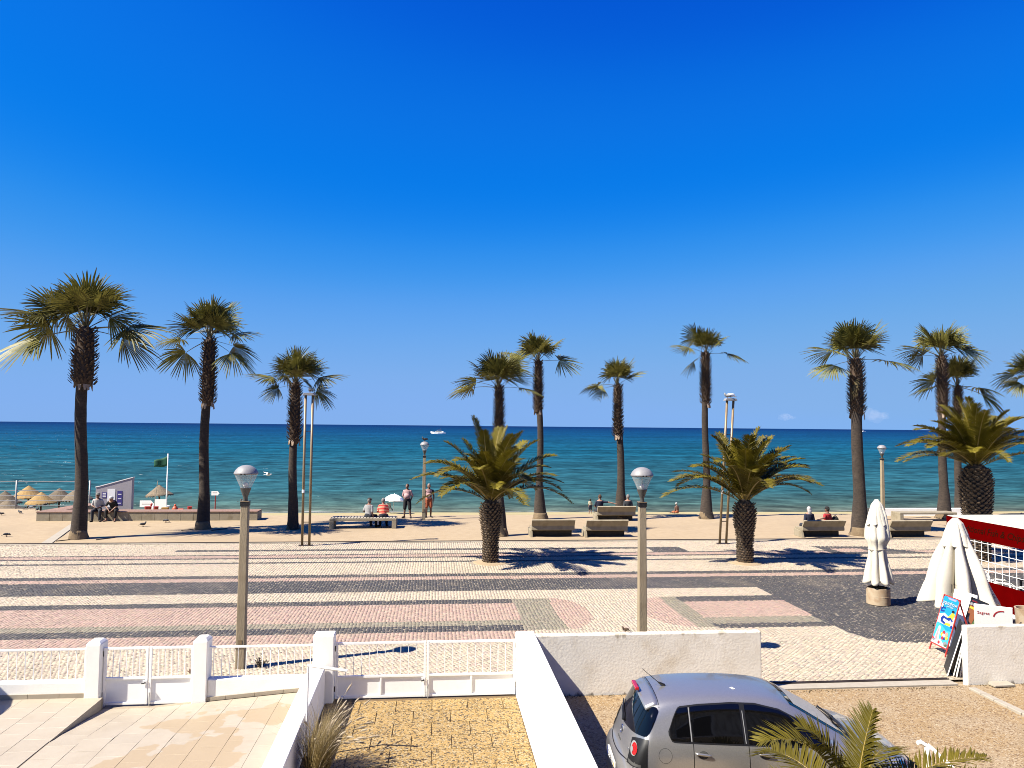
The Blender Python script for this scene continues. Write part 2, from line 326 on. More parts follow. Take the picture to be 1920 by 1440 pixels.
# ---------------------------------------------------------------- sea
def water_mat():
    m = bpy.data.materials.new('sea_water'); m.use_nodes = True; N = m.node_tree.nodes; L = m.node_tree.links; b = N['Principled BSDF']
    geo = N.new('ShaderNodeNewGeometry'); sep = N.new('ShaderNodeSeparateXYZ'); L.new(geo.outputs['Position'], sep.inputs[0])
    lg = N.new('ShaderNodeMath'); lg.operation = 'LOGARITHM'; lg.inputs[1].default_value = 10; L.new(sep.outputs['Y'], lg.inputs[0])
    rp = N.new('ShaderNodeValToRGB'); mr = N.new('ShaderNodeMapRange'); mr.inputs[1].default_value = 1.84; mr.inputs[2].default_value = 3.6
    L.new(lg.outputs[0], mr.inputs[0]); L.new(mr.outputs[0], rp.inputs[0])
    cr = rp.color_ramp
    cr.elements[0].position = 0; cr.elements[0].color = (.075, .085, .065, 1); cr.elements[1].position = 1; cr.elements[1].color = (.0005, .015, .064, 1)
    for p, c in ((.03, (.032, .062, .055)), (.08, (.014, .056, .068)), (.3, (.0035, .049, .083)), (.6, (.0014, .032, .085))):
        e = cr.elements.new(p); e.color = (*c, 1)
    # wind streaks: slow changes of water colour, stretched along the shore
    mp = N.new('ShaderNodeMapping'); mp.inputs['Scale'].default_value = (.012, .06, 1); L.new(geo.outputs['Position'], mp.inputs[0])
    nz = N.new('ShaderNodeTexNoise'); nz.inputs['Scale'].default_value = 1; nz.inputs['Detail'].default_value = 6; L.new(mp.outputs[0], nz.inputs[0])
    m2 = N.new('ShaderNodeMapRange'); m2.inputs[1].default_value = .35; m2.inputs[2].default_value = .7; m2.inputs[3].default_value = .72; m2.inputs[4].default_value = 1.3
    L.new(nz.outputs['Fac'], m2.inputs[0])
    mx = N.new('ShaderNodeMix'); mx.data_type = 'RGBA'; mx.blend_type = 'MULTIPLY'; mx.inputs[0].default_value = 1
    L.new(rp.outputs[0], mx.inputs[6]); L.new(m2.outputs[0], mx.inputs[7]); 
    # wavelets: wave shading put into the colour, troughs darker, crests lighter
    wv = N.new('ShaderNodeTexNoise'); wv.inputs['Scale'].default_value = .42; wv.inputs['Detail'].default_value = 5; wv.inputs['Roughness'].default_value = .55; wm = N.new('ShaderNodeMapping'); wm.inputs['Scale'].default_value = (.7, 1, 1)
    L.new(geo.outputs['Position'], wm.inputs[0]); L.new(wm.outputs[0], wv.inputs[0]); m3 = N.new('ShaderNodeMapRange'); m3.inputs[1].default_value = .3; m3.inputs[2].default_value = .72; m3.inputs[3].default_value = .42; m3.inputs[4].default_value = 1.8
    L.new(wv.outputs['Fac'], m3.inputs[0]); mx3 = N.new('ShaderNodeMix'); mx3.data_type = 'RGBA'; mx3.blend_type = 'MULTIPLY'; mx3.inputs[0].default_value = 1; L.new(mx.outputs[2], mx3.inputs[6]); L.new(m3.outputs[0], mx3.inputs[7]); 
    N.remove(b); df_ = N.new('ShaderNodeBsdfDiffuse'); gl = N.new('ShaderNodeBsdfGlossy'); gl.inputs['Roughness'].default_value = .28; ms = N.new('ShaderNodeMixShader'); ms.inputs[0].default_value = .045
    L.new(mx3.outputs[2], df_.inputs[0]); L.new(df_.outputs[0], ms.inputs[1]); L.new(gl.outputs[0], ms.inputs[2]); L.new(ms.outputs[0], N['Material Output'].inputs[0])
    last = None
    for sc_, st, dist in (((.5, 1.1, 1), 1, .45), ((.12, .34, 1), 1, 1.3), ((.03, .1, 1), 1, 2.5)):
        mp = N.new('ShaderNodeMapping'); mp.inputs['Scale'].default_value = sc_; L.new(geo.outputs['Position'], mp.inputs[0])
        nz = N.new('ShaderNodeTexNoise'); nz.inputs['Scale'].default_value = 1; nz.inputs['Detail'].default_value = 3; nz.inputs['Roughness'].default_value = .55
        L.new(mp.outputs[0], nz.inputs[0])
        bp = N.new('ShaderNodeBump'); bp.inputs['Strength'].default_value = st; bp.inputs['Distance'].default_value = dist
        L.new(nz.outputs['Fac'], bp.inputs['Height'])
        if last: L.new(last, bp.inputs['Normal'])
        last = bp.outputs[0]
    L.new(last, gl.inputs['Normal']); L.new(last, df_.inputs['Normal']); return m
SEA_Z = -3.4
ys = [66, 70, 75, 80, 90, 110, 150, 250, 500, 1000, 3000, 8000, 40000]
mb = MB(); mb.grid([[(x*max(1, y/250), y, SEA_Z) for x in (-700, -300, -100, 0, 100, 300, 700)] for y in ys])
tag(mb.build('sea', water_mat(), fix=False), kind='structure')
mb = MB()
for k in range(26):                                  # the thin broken line of foam where the water ends
    x0 = random.uniform(-60, 70); n = random.randint(5, 14); w = random.uniform(.05, .16)
    yb = 71.6+random.uniform(-.2, .5)
    a = [(x0+i*.7, yb+.18*math.sin(i*.8+k)+random.uniform(-.05, .05), SEA_Z+.012) for i in range(n)]
    mb.grid([a, [(p[0], p[1]+w*math.sin(PI*(i+.2)/(n-.6))+.01, p[2]) for i, p in enumerate(a)]])
tag(mb.build('shore_foam', mat('sea_foam', (.8, .8, .78), rough=.9)), kind='stuff')

# ---------------------------------------------------------------- beach and plaza ground
prof = [(40.6, 0), (41.2, -.25), (42.5, -1.0), (46, -2.1), (55, -2.55), (62, -2.82), (66.5, -3.05), (69, -3.22), (71.5, -3.42), (76, -3.9), (90, -5)]
def edge_shift(x):                                    # the upper sand reaches further out on the left, by the ramp
    t = max(0, min(1, (-19.5-x)/2.5)); return 3.6*t
mb = MB(); xs = [-90, -60, -45, -35, -28, -25, -23.5, -22, -20.7, -19.5, -16, -12, -8, -4, 0, 4, 8, 12, 16, 20, 24, 28, 34, 42, 55, 75, 110]
def sandz(x, y, z): return z + (mnoise.noise(Vector((x*.25, y*.25, 0)))*.07 if z < -.2 else mnoise.noise(Vector((x*.6, y*.6, 3)))*.015)
mb.grid([[(x, y+edge_shift(x)*(1 if y < 50 else .3), sandz(x, y, z)) for x in xs] for y, z in prof])
tag(mb.build('beach', M['beach'], smooth=True), kind='structure')
mb = MB()
gy = [31.26, 32.5, 33.7, 35, 36.2, 37.5, 38.8, 39.8, 40.6]
mb.grid([[(x, y+(edge_shift(x) if y == 40.6 else 0), (0 if y in (31.26, 40.6) else mnoise.noise(Vector((x*.6, y*.6, 3)))*.02)) for x in
          [-90, -60, -45, -35, -28, -25, -23.5, -22, -20.7, -19.5]+[i*.9-18.9 for i in range(60)]+[36, 42, 55, 75, 110]] for y in gy])
tag(mb.build('plaza_sand', M['sand'], smooth=True), kind='structure')
mb = MB(); mb.box((-90, -40, -6), (110, 13.3, -.12)); mb.box((-90, 13.3, -6), (110, 40.5, -.05))
tag(mb.build('ground', M['yard']), kind='structure')
mb = MB()
for i in range(84): mb.box((-60+i*1.5+.006, 31.10, -.05), (-60+(i+1)*1.5-.006, 31.22, .025))
tag(mb.build('plaza_kerb', M['kerb'], bevel=.008), kind='structure')
mb = MB(); mb.box((-60, 31.222, -.04), (66, 31.262, .055)); tag(mb.build('dark_edging', M['darksteel']), kind='structure')  # thin dark strip along the kerb line
mb = MB(); mb.quad((-15.35, 31.3, .026), (-14.95, 31.3, .026), (-16.95, 38.3, .026), (-17.25, 38.3, .026)); tag(mb.build('concrete_strip', M['kerb']), kind='structure')
mb = MB()
for (x, y, dx, dy) in [(-15.1, 32.0, .75, .75), (-13.7, 32.3, .5, .6), (-11.2, 34.9, .6, .6), (-9.9, 34.9, .5, .6)]:
    mb.tube([(x, y, .02), (x+dx, y+dy, .02)], .018, 5)
tag(mb.build('tree_pit_edging', M['darksteel']), kind='structure')

# ---------------------------------------------------------------- promenade of small paving stones
prom = MB(); prom.grid([[(x, y, -.0055) for x in (-60, -20, 0, 20, 66)] for y in (13.75, 20, 31.11)])
prom = tag(prom.build('promenade', M['joint']), kind='structure')
WHITE, PINK, OLIVE, DARK = range(4)
BASE = np.array([(.312, .262, .196), (.262, .184, .146), (.155, .138, .1), (.036, .0335, .0335)])
BANDS = [(17.05, 17.76, PINK), (17.76, 18.27, DARK), (18.27, 18.72, OLIVE), (18.72, 20.48, PINK), (20.48, 20.97, DARK), (20.97, 22.06, WHITE),
         (22.06, 23.71, DARK), (23.71, 24.19, PINK), (24.19, 24.64, DARK), (24.64, 26.70, WHITE), (26.70, 26.96, DARK), (26.96, 27.60, WHITE),
         (27.60, 27.83, DARK), (27.83, 28.34, PINK), (28.34, 28.5, DARK), (28.5, 29.24, WHITE), (29.24, 29.62, DARK), (29.62, 31.1, WHITE)]
def zone(x, y):
    z = np.zeros(len(x), int)
    for a, b, c in BANDS: z[(y >= a) & (y < b)] = c
    near = (y < 20.97)
    z[near & (x > 2.2)] = WHITE
    z[(x > 2.2) & (x < 3.2) & (y > 17.8) & (y < 20.97)] = OLIVE
    z[(x >= 3.2) & (((x-3.2)/.86)**2 + ((y-19.4)/1.6)**2 < 1)] = PINK
    z[(x < 6.36) & (((x-6.36)/.95)**2 + ((y-19.36)/1.55)**2 < 1)] = PINK
    z[(x >= 6.36) & (x < 6.85) & (y > 17.76) & (y < 20.97)] = OLIVE
    r = (x >= 6.85) & (x < 9.8)
    z[r & (y > 17.65) & (y < 18.05)] = DARK
    z[r & (y >= 18.05) & (y < 18.66)] = OLIVE
    z[r & (y >= 18.66) & (y < 20.35)] = PINK
    z[r & (y >= 20.35) & (y < 20.97)] = DARK
    low = np.interp(x, [9.74, 9.84, 10.07, 10.44, 10.93, 11.3, 13, 16, 20], [17.67, 16.85, 16.46, 16.24, 16.17, 16.17, 16.5, 17.5, 19])
    z[(x >= 9.76) & (y > low) & (y < 23.71)] = DARK
    z[(x < -9.6) & (y > 29.24) & (y < 29.62)] = WHITE
    z[(x < -16) & (y > 29.24) & (y < 29.5)] = DARK
    z[(x > 9.84) & (y > 29.24) & (y < 29.62)] = WHITE
    z[(x > 8.5) & (x < 9.84) & (y > 28.5) & (y < 29.5)] = DARK
    u = np.interp(x, [15.4, 17.7, 19.4], [29.5, 29.35, 27.7])
    z[(x > 15.4) & (x < 19.4) & (y > 27.7) & (y < u)] = DARK
    z[(x > 15.9) & (x < 17.1) & (y > 28.1) & (y < 28.9)] = PINK
    for cx_, cy_ in ((1.98, 26.49), (11.08, 26.03), (20.0, 26.0)):
        z[((x-cx_)/.75)**2 + ((y-cy_)/.55)**2 < 1] = -1
    return z
def xr(y): return -.62*y-1.6, .80*y+1.8
st_c, st_h, st_lim = [], [], []            # centre, half extents + angle, band limits
SP = .088
ang = R(45); ca, sa = math.cos(ang), math.sin(ang)
n_ = 480
ii, jj = np.meshgrid(np.arange(-n_, n_), np.arange(-n_, n_), indexing='ij')
uu = (ii + .5*(jj % 2))*SP; vv = jj*SP
X = uu*ca - vv*sa; Y = uu*sa + vv*ca + 15
k = (Y > 13.8) & (Y < 17.09) & (X > -.62*Y-1.6) & (X < .8*Y+1.8)
A = np.stack([X[k], Y[k], np.full(k.sum(), ang), np.full(k.sum(), 13.76), np.full(k.sum(), 17.05)], 1)
rows = [A]
for a, b, c in BANDS:
    x0, x1 = xr(b)
    xs_ = np.arange(x0, x1, SP)
    nr = max(1, round((b-a)/SP)); h = (b-a)/nr
    off = (np.arange(len(xs_)) % 2)*.5*h if nr > 3 else np.zeros(len(xs_))
    for r_ in range(nr+(1 if nr > 3 else 0)):
        y = a + (r_+.5)*h - off
        kk = (y > a-.3*h) & (y < b+.3*h)
        rows.append(np.stack([xs_[kk], y[kk], np.zeros(kk.sum()), np.full(kk.sum(), a), np.full(kk.sum(), b)], 1))
A = np.concatenate(rows)
z = zone(A[:, 0], A[:, 1].clip(A[:, 3]+.01, A[:, 4]-.01)); A = A[z >= 0]; z = z[z >= 0]
n = len(A); rng = np.random.default_rng(3)
# which stones are single parts: the ones that show largest from where one stands and are in sight
cd = np.hypot(np.hypot(A[:, 0], A[:, 1]), H)
xo, yo = A[:, 0], A[:, 1]
seen = (((xo > 6.15) & (xo < 9.85) & (yo > 13.95)) | ((xo > -1.5) & (xo < 1.3) & (yo > 14.85)) | ((xo > -3.6) & (xo < -2.2) & (yo > 15.1))) & (z == WHITE)
order = np.argsort(np.where(seen, cd, 1e9))[:300]; single = np.zeros(n, bool); single[order] = True
def stones(A, z, local=False):
    n = len(A)
    g = .0422 + rng.uniform(-.003, .002, (n, 1)); g2 = .0422 + rng.uniform(-.003, .002, (n, 1))
    th = A[:, 2:3] + rng.normal(0, .05, (n, 1)); c, s = np.cos(th), np.sin(th)
    sx = np.array([[-1, 1, 1, -1]]); sy = np.array([[-1, -1, 1, 1]])
    jit = rng.uniform(-.006, .006, (n, 4, 2))
    cx_ = A[:, 0:1]+rng.normal(0, .003, (n, 1)); cy_ = A[:, 1:2]+rng.normal(0, .003, (n, 1))
    def ring(k):
        a, b = sx*g*k, sy*g2*k
        X = cx_+a*c-b*s+jit[:, :, 0]; Y = cy_+a*s+b*c+jit[:, :, 1]
        return X, (Y if local else np.clip(Y, A[:, 3:4]+.003, A[:, 4:5]-.003))
    top = rng.uniform(-.004, .004, (n, 1)); tx = rng.normal(0, .0025, (n, 1)); ty = rng.normal(0, .0025, (n, 1))
    V = np.zeros((n, 8, 3))
    V[:, :4, 0], V[:, :4, 1] = ring(1.0); V[:, :4, 2] = -.007
    V[:, 4:, 0], V[:, 4:, 1] = ring(.91); V[:, 4:, 2] = top + tx*sx + ty*sy
    # waist: outer ring just under the top gives the worn, rounded shoulder
    F_ = np.array([[4, 5, 6, 7], [0, 1, 5, 4], [1, 2, 6, 5], [2, 3, 7, 6], [3, 0, 4, 7]])
    F_ = (F_[None] + (np.arange(n)*8)[:, None, None]).reshape(-1, 4)
    bc = BASE[z] * (1 + rng.normal(0, .055, (n, 1))) * (1 + rng.normal(0, .025, (n, 3)))
    bc = np.clip(bc, .01, .9); C = np.ones((n, 8, 4)); C[:, :, :3] = bc[:, None]; C[:, :4, :3] *= .95
    return V.reshape(-1, 3), F_, C.reshape(-1, 4)
def np_mesh(name, V, F_, C, m):
    me = bpy.data.meshes.new(name); me.vertices.add(len(V)); me.vertices.foreach_set('co', V.ravel())
    me.loops.add(F_.size); me.loops.foreach_set('vertex_index', F_.ravel().astype(np.int32))
    me.polygons.add(len(F_)); me.polygons.foreach_set('loop_start', np.arange(0, F_.size, 4, dtype=np.int32))
    if C is not None:
        at = me.color_attributes.new('Col', 'FLOAT_COLOR', 'POINT'); at.data.foreach_set('color', C.ravel())
    me.materials.append(m); me.update(); me.validate(); return me
V, F_, C = stones(A[~single], z[~single])
o = link('cobblestone_paving', np_mesh('cobblestone_paving', V, F_, C, M['stone']), prom); tag(o, kind='stuff')
vary = []
for i in range(10):
    V, F_, C = stones(np.array([[0, 0, 0, -9, 9.]]), np.array([WHITE]), True); vary.append(np_mesh('cobblestone', V, F_, C, M['stone']))
for q in A[single]:
    o = link('cobblestone', random.choice(vary), prom); o.location = (q[0], q[1], 0); o.rotation_euler = (0, 0, q[2]+random.choice((0, PI/2, PI, -PI/2)))

# ---------------------------------------------------------------- terrace with its ramp, driveway, yard
T = .18
def terr(x, y):
    if x < -5.52: return T
    t = min(1, max(0, (13.42-y)/1.7)); e = max(0, min(1, (x+4.7)/2.5))*.2
    return (1-t)*e + t*T + .0
def slabs(root, name, x0, x1, y0, y1, w, h, hf, m, gap, th, stagger=.5, rowjit=0):
    y = y1; r = 0
    while y > y0+.05:
        yb = max(y0, y-h); x = x0-(w*stagger if r % 2 else 0)
        while x < x1-.03:
            a, b = max(x, x0)+gap/2, min(x+w, x1)-gap/2
            if b-a > .04:
                mb = MB(); P = [(a, yb+gap/2), (b, yb+gap/2), (b, y-gap/2), (a, y-gap/2)]; dz = random.uniform(-.0015, .0015)
                q = .002
                I = [(a+q, yb+gap/2+q), (b-q, yb+gap/2+q), (b-q, y-gap/2-q), (a+q, y-gap/2-q)]
                mb.add([(p[0], p[1], hf(*p)+.0) for p in P]+[(p[0], p[1], hf(*p)+th-q+dz) for p in P]+[(p[0], p[1], hf(*p)+th+dz) for p in I],
                       [(0, 1, 5, 4), (1, 2, 6, 5), (2, 3, 7, 6), (3, 0, 4, 7), (4, 5, 9, 8), (5, 6, 10, 9), (6, 7, 11, 10), (7, 4, 8, 11), (8, 9, 10, 11)])
                mb.build(name, m, root)
            x += w
        y -= h; r += 1
mb = MB()
NX = [-12, -9, -5.52]; NY = [13.48, 12.6, 11.72, 10.5, 9, 7, 4, -2]
mb.grid([[(x, y, T-.012) for x in NX] for y in NY])
NX2 = [-5.50, -4.7, -4.2, -3.6, -3, -2.4, -2.11]
mb.grid([[(x, y, terr(x, y)-.012) for x in NX2] for y in [13.72, 13.42]+[13.42-.17*i for i in range(1, 11)]+[10.5, 9, 7, 4, -2]])
mb.grid([[(-5.505, y, T-.012), (-5.505, y, -.1)] for y in (13.48, 11.7)])
terrace = tag(mb.build('terrace', M['grout']), kind='structure')
def tslabs(root, x0, x1, y0, y1, w, h, hf, m, gap, th):
    sub = []
    c = 0; x = x1
    while x > x0+.03:
        xa = max(x0, x-w); yo = y1+(h*.5 if c % 2 else 0)
        while yo > y0+.05:
            ya, yb = max(y0, yo-h), min(yo, y1)
            if yb-ya > .05: slabs(root, 'tile', xa, x, ya, yb, w*1.01, h*1.01, hf, m, gap, th)
            yo -= h
        x -= w; c += 1
def wet(m):
    """the old dull stain where water has dried on the tiles"""
    nt = m.node_tree; N = nt.nodes; L = nt.links; b = N['Principled BSDF']; geo = N.new('ShaderNodeNewGeometry'); last = None
    nz = N.new('ShaderNodeTexNoise'); nz.inputs['Scale'].default_value = 1.6; nz.inputs['Detail'].default_value = 3; L.new(geo.outputs['Position'], nz.inputs[0])
    for c_, r_ in (((-3.75, 12.3, .18), 1.1), ((-3.3, 11.2, .18), 1.5), ((-4.4, 10.3, .18), 1.0), ((-2.6, 12.6, .18), .8)):
        d = N.new('ShaderNodeVectorMath'); d.operation = 'DISTANCE'; d.inputs[1].default_value = c_; L.new(geo.outputs['Position'], d.inputs[0])
        mr = N.new('ShaderNodeMapRange'); mr.inputs[1].default_value = 0; mr.inputs[2].default_value = r_; mr.inputs[3].default_value = .34; mr.inputs[4].default_value = -.2; mr.clamp = True; L.new(d.outputs['Value'], mr.inputs[0])
        if last is None: last = mr.outputs[0]
        else:
            mm = N.new('ShaderNodeMath'); mm.operation = 'MAXIMUM'; L.new(last, mm.inputs[0]); L.new(mr.outputs[0], mm.inputs[1]); last = mm.outputs[0]
    ad = N.new('ShaderNodeMath'); ad.operation = 'ADD'; L.new(last, ad.inputs[0]); L.new(nz.outputs['Fac'], ad.inputs[1])
    mr = N.new('ShaderNodeMapRange'); mr.inputs[1].default_value = .585; mr.inputs[2].default_value = .605; mr.inputs[4].default_value = .75; L.new(ad.outputs[0], mr.inputs[0])
    mx = N.new('ShaderNodeMix'); mx.data_type = 'RGBA'; L.new(mr.outputs[0], mx.inputs[0]); mx.inputs[7].default_value = (.27, .20, .115, 1); L.new(b.inputs['Base Color'].links[0].from_socket, mx.inputs[6]); L.new(mx.outputs[2], b.inputs['Base Color']); return m
wet(M['tile'])
tslabs(terrace, -8.8, -5.5, 9.6, 13.47, .42, .42, lambda x, y: T-.012, M['tile'], .0035, .012)
tslabs(terrace, -5.5, -2.11, 9.6, 13.42, .42, .42, lambda x, y: terr(x, y)-.012, M['tile'], .0035, .012)
for i in range(6):                                     # upright edge tiles of the step
    y1 = 13.4-i*.34; y0 = max(11.75, y1-.336); a = .17*(y1-11.72)/1.7
    mb = MB(); mb.add([(-5.494, y0, T), (-5.494, y1, T), (-5.494, y1, terr(-5.4, y1)-.01), (-5.494, y0, terr(-5.4, y0)-.01),
                       (-5.504, y0, T), (-5.504, y1, T), (-5.504, y1, terr(-5.4, y1)-.01), (-5.504, y0, terr(-5.4, y0)-.01)],
                      [(0, 1, 2, 3), (7, 6, 5, 4), (0, 4, 5, 1), (3, 2, 6, 7), (0, 3, 7, 4), (1, 5, 6, 2)]); mb.build('edge_tile', M['tile'], terrace)
for i in range(9):
    x = -10.2+i*.5; mb = MB(); mb.box((x+.003, 13.464, T), (min(x+.497, -5.56), 13.486, T+.075)); mb.build('skirting_tile', M['tile'], terrace)
for i in range(4):
    x = -3.98+i*.48; zz = terr(x+.4, 13.42); mb = MB(); b = min(x+.477, -2.11)
    mb.add([(x+.003, 13.464, terr(x, 13.46)), (b, 13.464, terr(b, 13.46)), (b, 13.464, terr(b, 13.46)+.06), (x+.003, 13.464, terr(x, 13.46)+.06),
            (x+.003, 13.486, terr(x, 13.46)), (b, 13.486, terr(b, 13.46)), (b, 13.486, terr(b, 13.46)+.06), (x+.003, 13.486, terr(x, 13.46)+.06)],
           [(0, 1, 2, 3), (7, 6, 5, 4), (3, 2, 6, 7), (0, 4, 5, 1), (0, 3, 7, 4), (1, 5, 6, 2)]); mb.build('skirting_tile', M['tile'], terrace)
mb = MB(); mb.quad((-1.83, 4, -.012), (1.5, 4, -.012), (1.5, 13.74, -.012), (-1.83, 13.74, -.012))
drive = tag(mb.build('driveway', M['slabjoint']), kind='structure')
slabs(drive, 'paving_slab', -1.82, 1.49, 9.6, 13.45, .61, .51, lambda x, y: -.014, M['slab'], .012, .016)
mb = MB(); g = [1.83+i*.35 for i in range(50)]
mb.grid([[(x, y, .012*mnoise.noise(Vector((x*.7, y*.7, 5)))-.012 if y < 13.3 else -.012) for x in g] for y in [2+i*.35 for i in range(33)]+[13.46]])
tag(mb.build('yard', M['yard'], smooth=True), kind='structure')
for nm, cm, nn, sd in (('pale_pebbles', (.34, .27, .18), 1500, 21), ('dark_pebbles', (.10, .06, .03), 1300, 22)):
    rg = random.Random(sd); mb = MB()
    for k in range(nn):
        x, y = rg.uniform(1.9, 14), rg.uniform(8, 13.4); r_ = rg.uniform(.006, .017); a = rg.uniform(0, 6.28); z = -.012+.012*mnoise.noise(Vector((x*.7, y*.7, 5)))
        mb.add([(x+r_*math.cos(a), y+r_*math.sin(a), z-.004), (x+r_*math.cos(a+2.1), y+r_*math.sin(a+2.1), z-.004), (x+r_*math.cos(a+4.2), y+r_*math.sin(a+4.2), z-.004), (x, y, z+r_*.7)], [(0, 1, 3), (1, 2, 3), (2, 0, 3)])
    tag(mb.build('loose_pebbles', mat(nm, cm, rough=.9, al=1)), kind='stuff')
mb = MB(); mb.box((6.06, 13.47, -.06), (9.9, 13.72, .012)); tag(mb.build('threshold', M['kerb'], bevel=.006), kind='structure')
mb = MB(); mb.box((6.06, 13.72, -.05), (9.9, 13.735, .03)); mb.box((6.06, 13.775, -.05), (9.9, 13.79, .03)); mb.box((6.06, 13.735, -.05), (9.9, 13.775, -.002))
tag(mb.build('gate_track', M['darksteel']), kind='structure')
ke = empty('garden_edging', (10.0, 12.5, 0), 0, 'row of pale edging stones in the gravel by the right wall', 'edging')
for i in range(9):
    mb = MB(); mb.box((-.07, .75-i*.32-.306, -.05), (.07, .75-i*.32, .035+random.uniform(-.008, .012))); o = mb.build('edging_stone', M['kerb'], ke, bevel=.012)
    o.rotation_euler = (0, 0, random.uniform(-.03, .03))

# ---------------------------------------------------------------- the house behind, from whose balcony one looks out: unseen, added for reflections
t = empty('house', (0, -1.6, 0), 0, 'white house with a balcony behind the viewer, unseen and added for reflections', 'house')
hz_ = [(0, .0, 3.0), (1, 3.2, 6.0), (2, 6.2, 9.0)]
mb = MB(); mb.box((-11, -8, -.1), (13, 0, 9.3)); mb.build('wall', M['oldwhite'], t, bevel=.02)
mb = MB(); mb.box((-11.2, -8.2, 9.3), (13.2, .3, 9.5)); mb.build('roof', M['kerb'], t)
for k, z0, z1 in hz_:
    for i in range(5):
        x = -9+i*4.6; f_ = MB().box((x-.95, .002, z0+.25), (x+.95, .06, z0+2.4)).build('window', M['whitepaint'], t)
        MB().box((x-.87, .062, z0+.33), (x-.02, .075, z0+2.32)).build('pane', M['carglass'], f_); MB().box((x+.02, .062, z0+.33), (x+.87, .075, z0+2.32)).build('pane', M['carglass'], f_)
for z0 in (3.1, 6.1):
    MB().box((-10.6, .08, z0-.12), (12.6, 1.75, z0+.02)).build('balcony', M['white'], t)
# ---------------------------------------------------------------- white walls, pillars, railings, gates
def wall(name, boxes, m, label, cat='wall', bevel=.018):
    mb = MB()
    for a, b in boxes: mb.box(a, b)
    o = mb.build(name, m, bevel=bevel); return tag(o, label, cat)
wall('garden_wall', [((1.5, 2, -.1), (1.83, 13.72, 1.08))], M['white'], 'long white wall running from the car gate towards the house, left of the parked car')
wall('garden_wall', [((1.832, 13.5, -.1), (6.05, 13.66, 1.05))], M['oldwhite'], 'weathered white front wall behind the silver car')
wall('garden_wall', [((10.11, 13.5, -.1), (17, 13.64, 1.07))], M['oldwhite'], 'white front wall at the right with signboards leaning on its end')
mb = MB(); mb.add([(-2.1, 13.38, -.1), (-1.83, 13.38, -.1), (-1.83, 3, -.1), (-2.1, 3, -.1), (-2.1, 13.38, .64), (-1.83, 13.38, .64), (-1.83, 3, .30), (-2.1, 3, .30)],
                  [(0, 1, 2, 3), (4, 7, 6, 5), (0, 4, 5, 1), (1, 5, 6, 2), (2, 6, 7, 3), (3, 7, 4, 0)])
tag(mb.build('garden_wall', M['white'], bevel=.018), 'low white wall between tiled terrace and pebble driveway', 'wall')
def pillar(x0, x1, y0, y1, h, label, chamfer=.05):
    mb = MB(); mb.box((x0, y0, -.1), (x1, y1, h-chamfer))
    c = chamfer
    mb.add([(x0+.001, y0+.001, h-c+.001), (x1-.001, y0+.001, h-c+.001), (x1-.001, y1-.001, h-c+.001), (x0+.001, y1-.001, h-c+.001), (x0+c, y0+c, h), (x1-c, y0+c, h), (x1-c, y1-c, h), (x0+c, y1-c, h)],
           [(0, 1, 5, 4), (1, 2, 6, 5), (2, 3, 7, 6), (3, 0, 4, 7), (4, 5, 6, 7), (3, 2, 1, 0)])
    return tag(mb.build('gate_pillar', M['white'], bevel=.012), label, 'pillar', 'white gate pillars')
pillar(-5.80, -5.56, 13.44, 13.74, 1.11, 'white pillar left of the small double gate')
pillar(-4.06, -3.82, 13.44, 13.74, 1.13, 'white pillar right of the small double gate')
pillar(-2.05, -1.70, 13.40, 13.72, 1.15, 'wide white pillar at the left end of the wide car gate', .012)
wall('parapet', [((-13, 13.49, -.1), (-5.802, 13.69, .43))], M['white'], 'low white parapet under the railing left of the small gate', 'wall', .012)
wall('parapet', [((-3.818, 13.49, -.1), (-2.052, 13.69, .42))], M['white'], 'low white parapet between the two gates', 'wall', .012)
def railing(x0, x1, z0, z1, label):
    t = empty('railing', (x0, 13.59, z0), 0, label, 'railing', 'white bar railings')
    w = x1-x0; h = z1-z0
    mb = MB(); mb.box((0, -.022, h-.03), (w, .022, h)); mb.build('top_rail', M['whitepaint'], t, bevel=.005)
    bar = MB().box((-.0055, -.0055, 0), (.0055, .0055, h-.03)).mesh('bar', M['whitepaint'])
    n = int(w/.135)
    for i in range(n): part('bar', bar, t, ((i+.5)*w/n, 0, 0), (0, 0, random.uniform(-.2, .2)))
    return t
railing(-13, -5.80, .43, .965, 'white bar railing left of the small double gate')
railing(-3.82, -2.05, .42, .955, 'white bar railing between the small gate and the car gate')
